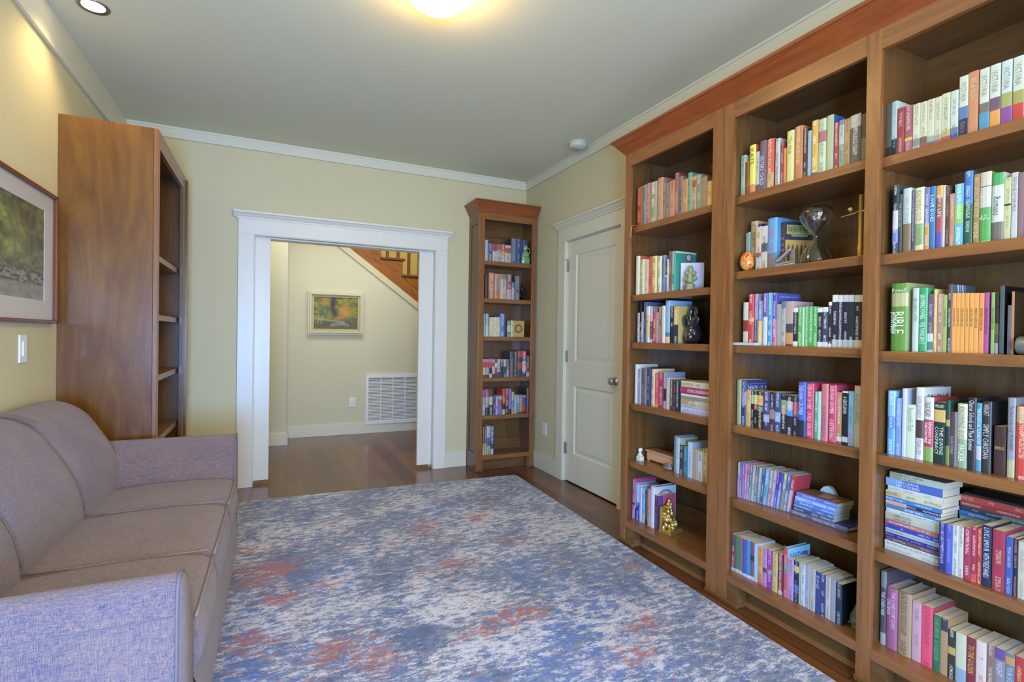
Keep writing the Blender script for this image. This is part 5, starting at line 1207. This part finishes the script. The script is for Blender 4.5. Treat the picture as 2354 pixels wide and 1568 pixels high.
# corner bookcase ornaments
t = thing('jug', (2.17, 4.302, CSH[0]), 'green and cream painted jug at the right of the corner top shelf', 'jug')
MB().lathe([(.0001, 0), (.04, 0), (.047, .012), (.05, .05), (.044, .085), (.026, .108), (.016, .12), (.0155, .14), (.021, .15), (.022, .166), (.012, .178), (.0001, .18)], (2.168, 4.336, CSH[0]+.0006), 28, sx=.95, sy=.42).build('jug_body', 'painted_jug', t, True)
MB().tube([(2.195, 4.334, CSH[0]+.1), (2.213, 4.334, CSH[0]+.115), (2.212, 4.334, CSH[0]+.14), (2.19, 4.334, CSH[0]+.152)], .005, 8).build('handle', 'painted_jug', t, True)
t = thing('fleur_de_lis_bookend', (2.125, 4.33, CSH[1]), 'black fleur de lis bookend on the corner second shelf', 'bookend')
zf = CSH[1]+.0006; b = MB(); b.box(2.128, 2.18, 4.318, 4.40, zf, zf+.006); b.box(2.13, 2.135, 4.318, 4.40, zf, zf+.03); b.build('base', 'dark_iron', t)
b = MB(); yy = 4.345
b.tube([(2.144, yy, zf+.006), (2.144, yy, zf+.06)], .009, 10)
b.tube([(2.136, yy, zf+.06), (2.134, yy, zf+.1), (2.138, yy, zf+.135), (2.134, yy, zf+.165)], [.009, .016, .011, .001], 10)
b.tube([(2.146, yy, zf+.062), (2.161, yy, zf+.09), (2.174, yy, zf+.11), (2.186, yy, zf+.1), (2.184, yy, zf+.082)], [.008, .008, .007, .006, .004], 10)
b.tube([(2.146, yy, zf+.06), (2.156, yy, zf+.035), (2.171, yy, zf+.03), (2.174, yy, zf+.045)], [.007, .006, .005, .003], 10)
b.tube([(2.121, yy, zf+.06), (2.166, yy, zf+.06)], .007, 10)
b.build('flower', 'dark_iron', t, True)
t = thing('wooden_block_box', (2.105, 4.40, CSH[2]), 'tan wooden box with a round wreath design on its front', 'box')
MB().box(2.045, 2.16, 4.325, 4.43, CSH[2]+.0006, CSH[2]+.152, .002).build('box_body', 'block_tan', t)
b = MB(); cxx, czz = 2.1, CSH[2]+.078
for k in range(18):
    a = 2*PI*k/18; b.box(-.0045, .0045, 4.3235, 4.3252, -.009, .009)
    vs = b.bm.verts[-8:] if False else list(b.bm.verts)[-8:]
    for v in vs:
        x, z = v.co.x, v.co.z; r = .034
        v.co.x = cxx+(x)*math.cos(a)-(z+r)*math.sin(a); v.co.z = czz+(x)*math.sin(a)+(z+r)*math.cos(a)
b.build('wreath_design', 'block_brown', t)
# right bay third shelf: black case and roll at the right edge
t = thing('black_case', (2.06, .62, 1.189), 'black curved case with a grey roll at the right frame edge', 'case')
b = MB(); b.lathe([(.001, 0), (.024, 0), (.027, .004), (.027, .116), (.024, .12), (.001, .12)], (1.985+.0, .611, 1.189+.0278), 24, 'y'); b.build('roll', 'grey_steel', t, True)
b = MB(); b.tube([(2.04, .672-.045*math.cos(a), 1.23+.08*math.sin(a)) for a in [i*PI/12 for i in range(13)]], .008, 10); b.box(2.03, 2.13, .575, .71, 1.1895, 1.27, .02); b.build('case_body', 'black_plastic', t)

# ------------------------------------------------------------------ sofa
def sofa():
    rz = math.radians(-.63); ox, oy = -.60, 2.24
    t = thing('sofa', (ox, oy, 0), 'three seat taupe-blue fabric sofa against the left wall', 'sofa', rz=rz)
    y0, y1, xf, xb = 1.322, 3.165, -.165, -.955
    iy0, iy1 = 1.555, 2.935
    ys = [iy0-.03, 1.972, 2.52, iy1+.03]
    def bld(b, name, mat='sofa_fabric', par=t, sub=0, bevel=0):
        b.xf(Matrix.Translation((-ox, -oy, 0))); return b.build(name, mat, par, True, local=True, sub=sub, bevel=bevel)
    def arm(s):
        yo, yi = (y0, iy0) if s > 0 else (y1, iy1)
        P = [(0, .06), (0, .3), (0, .5), (.0, .60), (.004, .655), (.022, .676), (.05, .678), (.085, .664), (.13, .63), (.175, .585), (.21, .53), (.232, .46), (.235, .3), (.235, .06)]
        P = [(yo+s*a, z) for a, z in P]
        b = MB(); cxs = [(xb+.02, .0), (xb+.04, .0), (-.5, 0), (xf-.02, 0), (xf-.006, .003), (xf, .012)]
        cz = .35; cy = (yo+yi)/2; rings = []
        for x, k in cxs:
            rings.append([b.bm.verts.new((x, y+(cy-y)*k/.12*.4, z+(cz-z)*k/.3*.4 if z > .1 else z)) for y, z in P])
        for A, B in zip(rings, rings[1:]):
            for i in range(len(P)): b.bm.faces.new((A[i], A[(i+1) % len(P)], B[(i+1) % len(P)], B[i]))
        b.bm.faces.new(rings[0]); b.bm.faces.new(rings[-1][::-1])
        o = bld(b, 'arm')
        sm = MB(); zl = .60
        sm.tube([(xb+.05, yo-s*.0005, zl), (-.5, yo-s*.0005, zl), (xf-.012, yo-s*.0005, zl)], .0022, 6)
        sm.tube([(xf-.004, y-s*.0, z) for y, z in P[1:-1]], .0035, 6)
        sm.xf(Matrix.Translation((-ox, -oy, 0))).build('seam', 'seam_fabric', o, True, local=True)
        if s > 0:
            f = MB()
    arm(1); arm(-1)
    b = MB(); b.grid(lambda u, v: (-.90+.115*u, 2.50+.035*v+.012*u, (.9135-.03*u*u-.012*u)), 8, 3); bld(b, 'tab')
    # base
    b = MB(); b.box(xb, xf-.014, iy0-.01, iy1+.01, .06, .33, .012); bld(b, 'base', sub=0)
    b = MB()
    for x in (xb+.06, xf-.08):
        for y in (y0+.06, y1-.06): b = MB().lathe([(.022, .0095), (.028, .06)], (x, y, 0), 16); bld(b, 'leg', 'black_plastic')
    # seat cushions
    xk = -.70
    for i in range(3):
        a, c = ys[i]+.002, ys[i+1]-.002
        ya, yc = max(a, iy0-.0), min(c, iy1)
        xfc = xf+.010
        def fn(u, v, ya=ya, yc=yc):
            # u runs round the section (x,z), v along y
            k = (2*v-1); e = 1-abs(k)**5; y = ya+(yc-ya)*v
            sec = [(xk, .345), (xk, .44), (xk, .485), (xk+.06, .497), (-.5, .506), (-.35, .508), (-.24, .504), (xfc-.035, .497), (xfc-.012, .487), (xfc-.002, .468), (xfc+.006, .44), (xfc+.012, .40), (xfc+.008, .36), (xfc-.004, .332)]
            p = u*(len(sec)-1); j = min(int(p), len(sec)-2); f = p-j; x = sec[j][0]*(1-f)+sec[j+1][0]*f; z = sec[j][1]*(1-f)+sec[j+1][1]*f
            if z > .44: z = z-.010*(1-e)
            x = x-(.008*(1-e) if x > -.22 else 0)
            return (x, y, z)
        b = MB(); g = b.grid(fn, 26, 16)
        b.bm.faces.new([r[0] for r in g]); b.bm.faces.new([r[-1] for r in g][::-1]); b.bm.faces.new([g[0][j] for j in range(17)][::-1]+[g[-1][j] for j in range(17)])
        o = bld(b, 'seat_cushion')
        p = MB(); n = 12; p.tube([(xfc-.004-.003*(abs(2*q/n-1)**5), ya+.006+(yc-ya-.012)*q/n, .486-.008*abs(2*q/n-1)**5) for q in range(n+1)], .0038, 8)
        p.tube([(x, ya+.004, .497-.002) for x in (-.66, -.5, -.3, xfc-.02)], .003, 6)
        p.xf(Matrix.Translation((-ox, -oy, 0))).build('piping', 'piping_fabric', o, True, local=True)
    # front valance panel under the cushions
    b = MB(); b.grid(lambda u, v: (xf+.014-.02*(1-(math.sin(PI*min(1, max(0, v))))**.5)-.012*(1-v)*0, iy0-.0+(iy1-iy0)*u, .05+.29*v), 20, 10)
    g = b; bld(b, 'front_panel')
    # back cushions
    sec = [(-.648, .47), (-.653, .54), (-.668, .615), (-.69, .668), (-.712, .712), (-.75, .775), (-.785, .828), (-.82, .860), (-.86, .884), (-.905, .897), (-.935, .893), (-.953, .87), (-.958, .82), (-.958, .33)]
    for i in range(3):
        a, c = (iy0-.12 if i == 0 else ys[i]), (iy1+.12 if i == 2 else ys[i+1])
        def fn(u, v, a=a, c=c):
            k = abs(2*v-1); e = 1-k**7; y = a+(c-a)*v
            p = u*(len(sec)-1); j = min(int(p), len(sec)-2); f = p-j; x = sec[j][0]*(1-f)+sec[j+1][0]*f; z = sec[j][1]*(1-f)+sec[j+1][1]*f
            nx, nz = (x+.85), (z-.60); L = math.hypot(nx, nz) or 1
            if x > -.94: x += nx/L*(.013*e-.006); z += nz/L*(.013*e-.006)
            return (min(x, -.56), y, z)
        b = MB(); g = b.grid(fn, 40, 24)
        b.bm.faces.new([r[0] for r in g]); b.bm.faces.new([r[-1] for r in g][::-1])
        o = bld(b, 'back_cushion')
        if i < 2:
            s = MB(); pts = []
            for q in range(2, 30):
                x, y, z = fn(q/39.0, 1.0); pts.append((x+.001, c, z+.001))
            s.tube(pts, .0028, 6); s.xf(Matrix.Translation((-ox, -oy, 0))).build('seam', 'seam_fabric', o, True, local=True)
sofa()

# ------------------------------------------------------------------ rug
RUST = [(-0.04, 2.94), (-0.1, 2.75), (0.04, 2.86), (0.05, 2.55), (0.28, 2.62), (-0.07, 2.26), (0.22, 2.02), (0.32, 2.1), (0.38, 1.92), (0.95, 3.24), (1.25, 3.19), (1.25, 2.75), (0.89, 2.61), (1.02, 2.01), (0.81, 1.94), (1.3, 1.56), (1.44, 1.71), (1.74, 2.17), (0.86, 3.11), (-0.13, 3.18)]
DARK = [(0.25, 3.72), (0.57, 3.07), (0.54, 2.51), (0.53, 2.29), (0.52, 2.09), (1.16, 2.2), (1.14, 1.91), (1.15, 1.74), (1.46, 2.09), (1.38, 1.79), (1.64, 2.04), (-0.08, 2.07), (1.12, 3.81), (0.53, 3.57), (0.15, 2.77), (0.09, 2.98), (-0.05, 2.24), (0.28, 2.09), (0.55, 1.98)]
WHITE = [(0.06, 3.45), (-0.02, 3.24), (1.05, 2.67), (0.64, 2.17), (0.81, 2.17), (1.01, 2.19), (0.69, 2.51), (1.52, 2.67), (0.66, 1.86), (0.21, 2.38), (1.44, 1.78), (1.74, 2.8), (0.46, 3.45), (0.79, 1.8), (0.56, 2.35)]
BLUE = [(1.02, 1.77), (1.41, 1.94), (1.09, 1.61), (-0.15, 2.43), (-0.1, 2.08), (1.25, 2.38), (1.21, 1.5), (1.08, 3.46), (0.27, 2.69), (0.95, 1.58)]
def rug():
    ang = math.radians(-2.5); c, s = math.cos(ang), math.sin(ang); ox, oy = 1.963, 4.062; L, Wd = 3.15, 2.45
    nx, ny = 98, 126; b = MB(); loc = {}
    def P(i, j, z): x = -Wd*i/nx; y = -L*j/ny; return (ox+x*c-y*s, oy+x*s+y*c, z)
    top = [[b.bm.verts.new(P(i, j, .009)) for j in range(ny+1)] for i in range(nx+1)]
    for i in range(nx):
        for j in range(ny): b.bm.faces.new((top[i][j], top[i+1][j], top[i+1][j+1], top[i][j+1]))
    edge = [(i, 0) for i in range(nx)]+[(nx, j) for j in range(ny)]+[(i, ny) for i in range(nx, 0, -1)]+[(0, j) for j in range(ny, 0, -1)]
    low = [b.bm.verts.new(P(i, j, .0005)) for i, j in edge]
    for k in range(len(edge)):
        a, d = edge[k], edge[(k+1) % len(edge)]; b.bm.faces.new((top[a[0]][a[1]], top[d[0]][d[1]], low[(k+1) % len(edge)], low[k]))
    o = b.build('rug', 'distressed_rug'); me = o.data; a = me.color_attributes.new('zone', 'FLOAT_COLOR', 'POINT')
    def blob(pts, x, y, rx, ry): return min(1, sum(math.exp(-((x-p[0])/rx)**2-((y-p[1])/ry)**2) for p in pts))
    for v in me.vertices:
        x, y = v.co.x, v.co.y
        a.data[v.index].color = (blob(RUST, x, y, .12, .08), blob(DARK, x, y, .08, .13), blob(WHITE, x, y, .15, .09), blob(BLUE, x, y, .17, .15))
    tag(o, 'large blue, grey and rust distressed area rug on the floor', 'rug')
rug()

# ------------------------------------------------------------------ pictures
def canvas(name, parent, fn, P, nu, nv):
    b = MB(); g = b.grid(lambda u, v: P(u, v), nu, nv); me_cols = []
    bm = b.bm; bm.verts.ensure_lookup_table()
    uv = [(i/nu, j/nv) for i in range(nu+1) for j in range(nv+1)]
    q = parent
    bm.transform(Matrix.Translation(-q.location)); me = bpy.data.meshes.new(name); bm.to_mesh(me); bm.free(); me.materials.append(M['painting_canvas'])
    a = me.color_attributes.new('col', 'FLOAT_COLOR', 'POINT')
    for k, (u, v) in enumerate(uv): a.data[k].color = fn(u, v)
    o = bpy.data.objects.new(name, me); COL.objects.link(o); o.parent = parent; return o
def N(x, y, s, o=0): return noise.fractal(Vector((x*s, y*s, o)), .8, 2.0, 4)*.5+.5
def mixc(a, b, f): f = max(0, min(1, f)); return tuple(a[i]*(1-f)+b[i]*f for i in range(4))
def autumn(u, v):
    c = mixc(lin('5a6428'), lin('a89a18'), (N(u*1.3, v, 7)-.35)*2.2)
    c = mixc(c, lin('d8a018'), math.exp(-((u-.72)/.16)**2-((v-.58)/.25)**2)*1.1*N(u, v, 14, 3)+math.exp(-((u-.27)/.13)**2-((v-.88)/.16)**2)*N(u, v, 12, 5))
    c = mixc(c, lin('e08a20'), math.exp(-((u-.69)/.05)**2-((v-.55)/.16)**2)+.9*math.exp(-((u-.58)/.09)**2-((v-.36)/.07)**2))
    c = mixc(c, lin('50785a'), .8*math.exp(-((u-.22)/.12)**2-((v-.6)/.2)**2)*N(u, v, 18, 7))
    tr = math.exp(-((u-.46-.04*math.sin(v*6))/(.045+.05*N(u, v, 16, 9)))**2)*(1 if v > .45 else max(0, (v-.3)/.15)); c = mixc(c, lin('3c3030'), tr)
    c = mixc(c, lin('34506c'), 1.1*math.exp(-((u-.78)/.2)**2-((v-.3)/.06)**2)*N(u, v, 20, 2)*1.4)
    if v < .3:
        g = mixc(lin('4a3a24'), lin('747030'), N(u, v*2, 12, 4)); c = mixc(c, g, (.32-v)*9)
    yb = .31-.12*u if u < .6 else .238-.12*(u-.6)/.15; yb = .32-.14*u
    c = mixc(c, lin('a8b070'), math.exp(-((v-yb)/.018)**2)*(.9 if u < .7 else 0))
    yr = .09+.14*math.sin(max(0, min(1, (u-.35)/.4))*PI/2)*(1 if u < .75 else 0)
    c = mixc(c, lin('9aa0a0'), math.exp(-((v-(.18-.25*abs(u-.62)))/.045)**2)*(1 if .38 < u < .8 else 0)*.9*N(u*.5, v*3, 14, 8)*1.5)
    for x0 in (.1, .17): c = mixc(c, lin('c8c4b0'), math.exp(-((u-x0-.14*(v-.3))/.007)**2)*(1 if .16 < v < .42 else 0))
    return c
def forest(u, v):
    c = mixc(lin('4a4a34'), lin('8a9450'), (N(u, v, 9)-.4)*2.5)
    c = mixc(c, lin('a8b850'), sum(math.exp(-((u-a)/s)**2-((v-b_)/s2)**2) for a, b_, s, s2 in ((.55, .8, .1, .08), (.72, .7, .1, .1), (.66, .5, .12, .09), (.4, .62, .08, .1), (.1, .86, .14, .12)))*(N(u, v, 22, 3)*1.4))
    c = mixc(c, lin('6a4a34'), .8*math.exp(-((u-.8)/.12)**2-((v-.8)/.2)**2)*N(u, v, 18, 1)*1.5)
    for a, w_ in ((.28, .035), (.35, .018), (.1, .03), (.62, .02), (.72, .012), (.86, .01), (.93, .008)):
        c = mixc(c, lin('6e7868' if a > .5 else '54604e'), math.exp(-((u-a-.05*math.sin(v*5+a*9))/w_)**2)*(1 if v > .3 else 0)*.8)
    if v < .32:
        g = mixc(lin('3e4034'), lin('a0a08c'), (N(u*1.4, v*2, 11, 6)-.42)*5); c = mixc(c, g, (.34-v)*14)
    if v < .16: c = mixc(c, mixc(lin('7c8c84'), lin('b8b090'), N(u, v*4, 9, 2)), .75)
    return c
def hall_picture():
    x0, x1, z0, z1, y = .393, 1.033, 1.213, 1.733, HY
    t = thing('framed_painting', ((x0+x1)/2, y-.02, (z0+z1)/2), 'small autumn forest painting in a cream frame, under the stairs', 'painting')
    def ring(a, b_, ya, yb, mat, name):
        b = MB()
        b.box(x0+a, x1-a, ya, yb, z0+a, z0+b_); b.box(x0+a, x1-a, ya, yb, z1-b_, z1-a); b.box(x0+a, x0+b_, ya, yb, z0+b_, z1-b_); b.box(x1-b_, x1-a, ya, yb, z0+b_, z1-b_)
        b.build(name, mat, t, bevel=.003)
    ring(0, .022, y-.035, y-.001, 'cream_frame', 'frame'); ring(.022, .043, y-.045, y-.002, 'cream_frame', 'frame_inner'); ring(.043, .07, y-.028, y-.003, 'linen_liner', 'liner')
    canvas('canvas', t, autumn, lambda u, v: (x0+.07+(x1-x0-.14)*u, y-.018, z0+.07+(z1-z0-.14)*v), 110, 80)
hall_picture()
def left_picture():
    y0, y1, z0, z1, x = 2.10, 3.225, 1.252, 1.870, WL
    t = thing('framed_watercolour', (x+.01, (y0+y1)/2, (z0+z1)/2), 'large woodland stream watercolour with white mat on the left wall', 'painting')
    b = MB(); w_ = .016
    b.box(x+.001, x+.026, y0, y1, z0, z0+w_); b.box(x+.001, x+.026, y0, y1, z1-w_, z1); b.box(x+.001, x+.026, y0, y0+w_, z0, z1); b.box(x+.001, x+.026, y1-w_, y1, z0, z1)
    b.build('frame', 'frame_wood', t, bevel=.003)
    b = MB(); a = .016; m = .105
    b.box(x+.004, x+.010, y0+a, y1-a, z0+a, z0+m); b.box(x+.004, x+.010, y0+a, y1-a, z1-m+.012, z1-a); b.box(x+.004, x+.010, y0+a, y0+m, z0+m, z1-m+.012); b.box(x+.004, x+.010, y1-m-.01, y1-a, z0+m, z1-m+.012)
    b.build('mat', 'mat_board', t)
    canvas('watercolour', t, forest, lambda u, v: (x+.007, y0+m+(y1-y0-2*m-.01)*u, z0+m+(z1-z0-2*m+.012)*v), 150, 90)
    b = MB().box(x+.0125, x+.0135, y0+a, y1-a, z0+a, z1-a); b.build('glazing', 'picture_glass', t)
left_picture()

# ------------------------------------------------------------------ switch, sockets, grille
t = thing('light_switch', (WL, 2.905, 1.138), 'white rocker light switch below the framed watercolour', 'light switch')
MB().box(WL, WL+.006, 2.868, 2.942, 1.078, 1.198, .002).build('plate', 'white_plastic', t); MB().box(WL+.006, WL+.011, 2.888, 2.922, 1.105, 1.17, .002).build('rocker', 'white_plastic', t)
def outlet(name, P, label, axis):
    t = thing('wall_outlet', P, label, 'outlet')
    b = MB(); b.box(-.036, .036, -.005, 0, -.058, .058, .002); b.xf(axis); b.build('plate', 'white_plastic', t, local=True)
    for s in (-1, 1):
        b = MB(); b.box(-.017, .017, -.007, -.004, s*.02-.014, s*.02+.014, .003); b.xf(axis); b.build('socket', 'white_plastic', t, local=True)
        b = MB(); b.box(-.008, -.006, -.0075, -.0068, s*.02-.003, s*.02+.006); b.box(.006, .008, -.0075, -.0068, s*.02-.003, s*.02+.006); b.xf(axis); b.build('slot', 'socket_dark', t, local=True)
outlet('o1', (WX, 4.118, .383), 'white wall outlet between the corner bookcase and the panelled door', Matrix.Rotation(-PI/2, 4, 'Z'))
outlet('o2', (.916, HY, .392), 'white wall outlet beside the return air grille in the hall', Matrix.Identity(4))
def grille():
    x0, x1, z0, z1, y = 1.068, 1.745, .112, .722, HY
    t = thing('air_return_grille', ((x0+x1)/2, y, (z0+z1)/2), 'large white louvred return air grille low on the hall wall', 'vent')
    b = MB()
    for q in ((x0, x1, z0, z0+.035), (x0, x1, z1-.035, z1), (x0, x0+.035, z0+.035, z1-.035), (x1-.035, x1, z0+.035, z1-.035)): b.box(q[0], q[1], y-.024, y-.0005, q[2], q[3])
    for k in (1, 2, 3): xx = x0+.035+(x1-x0-.07)*k/4; b.box(xx-.005, xx+.005, y-.018, y-.0005, z0+.03, z1-.03)
    b.build('frame', 'white_plastic', t)
    b = MB(); n = 30
    for k in range(n):
        z = z0+.04+(z1-z0-.08)*k/(n-1); b.prism([(y-.016, z-.004), (y-.015, z-.0055), (y-.003, z+.0055), (y-.004, z+.007)], 'x', x0+.03, x1-.03)
    b.build('louvres', 'white_plastic', t); MB().box(x0+.03, x1-.03, y-.002, y-.0008, z0+.03, z1-.03).build('backing', 'grille_dark', t)
grille()

# ------------------------------------------------------------------ ceiling fittings
t = thing('ceiling_light', (.655, 2.14, CZ), 'round frosted glass dome light on the ceiling', 'ceiling light')
MB().lathe([(.0001, -.001), (.13, -.001), (.135, -.02), (.12, -.03), (.0001, -.03)], (.638, 2.15, CZ), 40).build('canopy', 'nickel', t, True)
MB().lathe([(.0001, -.118), (.04, -.116), (.078, -.108), (.108, -.094), (.132, -.072), (.144, -.048), (.146, -.03), (.14, -.022), (.0001, -.022)], (.638, 2.15, CZ), 48).build('glass_shade', 'lamp_glass', t, True)
for k in range(3):
    a = .35+k*2*PI/3; MB().ball((.638+.148*math.cos(a), 2.15+.148*math.sin(a), CZ-.045), .007, 2).build('clip', 'nickel', t)
t = thing('recessed_downlight', (-.768, 3.04, CZ), 'small recessed downlight in the ceiling over the sofa', 'ceiling light')
MB().lathe([(.045, -.001), (.062, -.006), (.066, -.002), (.066, 0), (.045, 0), (.045, -.001)], (-.768, 3.04, CZ), 36).build('trim_ring', 'nickel', t, True)
MB().lathe([(.0001, -.003), (.045, -.003), (.045, -.0005), (.0001, -.0005)], (-.768, 3.04, CZ), 32).build('lens', 'downlight_lens', t, True)
l = bpy.data.lights.new('downlight_beam', 'SPOT'); l.energy = 11; l.color = (1, .74, .38); l.spot_size = 2.2; l.spot_blend = .8; l.shadow_soft_size = .04
o = bpy.data.objects.new('downlight_beam', l); COL.objects.link(o); o.location = (-.768, 3.04, CZ-.03)
t = thing('smoke_detector', (2.155, 3.43, CZ), 'white round smoke detector on the ceiling above the door', 'smoke detector')
MB().lathe([(.0001, 0), (.07, 0), (.07, -.008), (.067, -.009), (.067, -.011)], (2.155, 3.43, CZ), 40).build('mount', 'detector_plastic', t, True)
MB().lathe([(.067, -.010), (.069, -.012), (.067, -.036), (.058, -.044), (.0001, -.046)], (2.155, 3.43, CZ), 40).build('body', 'detector_plastic', t, True)
MB().lathe([(.0001, -.045), (.008, -.046), (.008, -.048), (.0001, -.049)], (2.175, 3.40, CZ), 14).build('test_button', 'white_plastic', t, True)
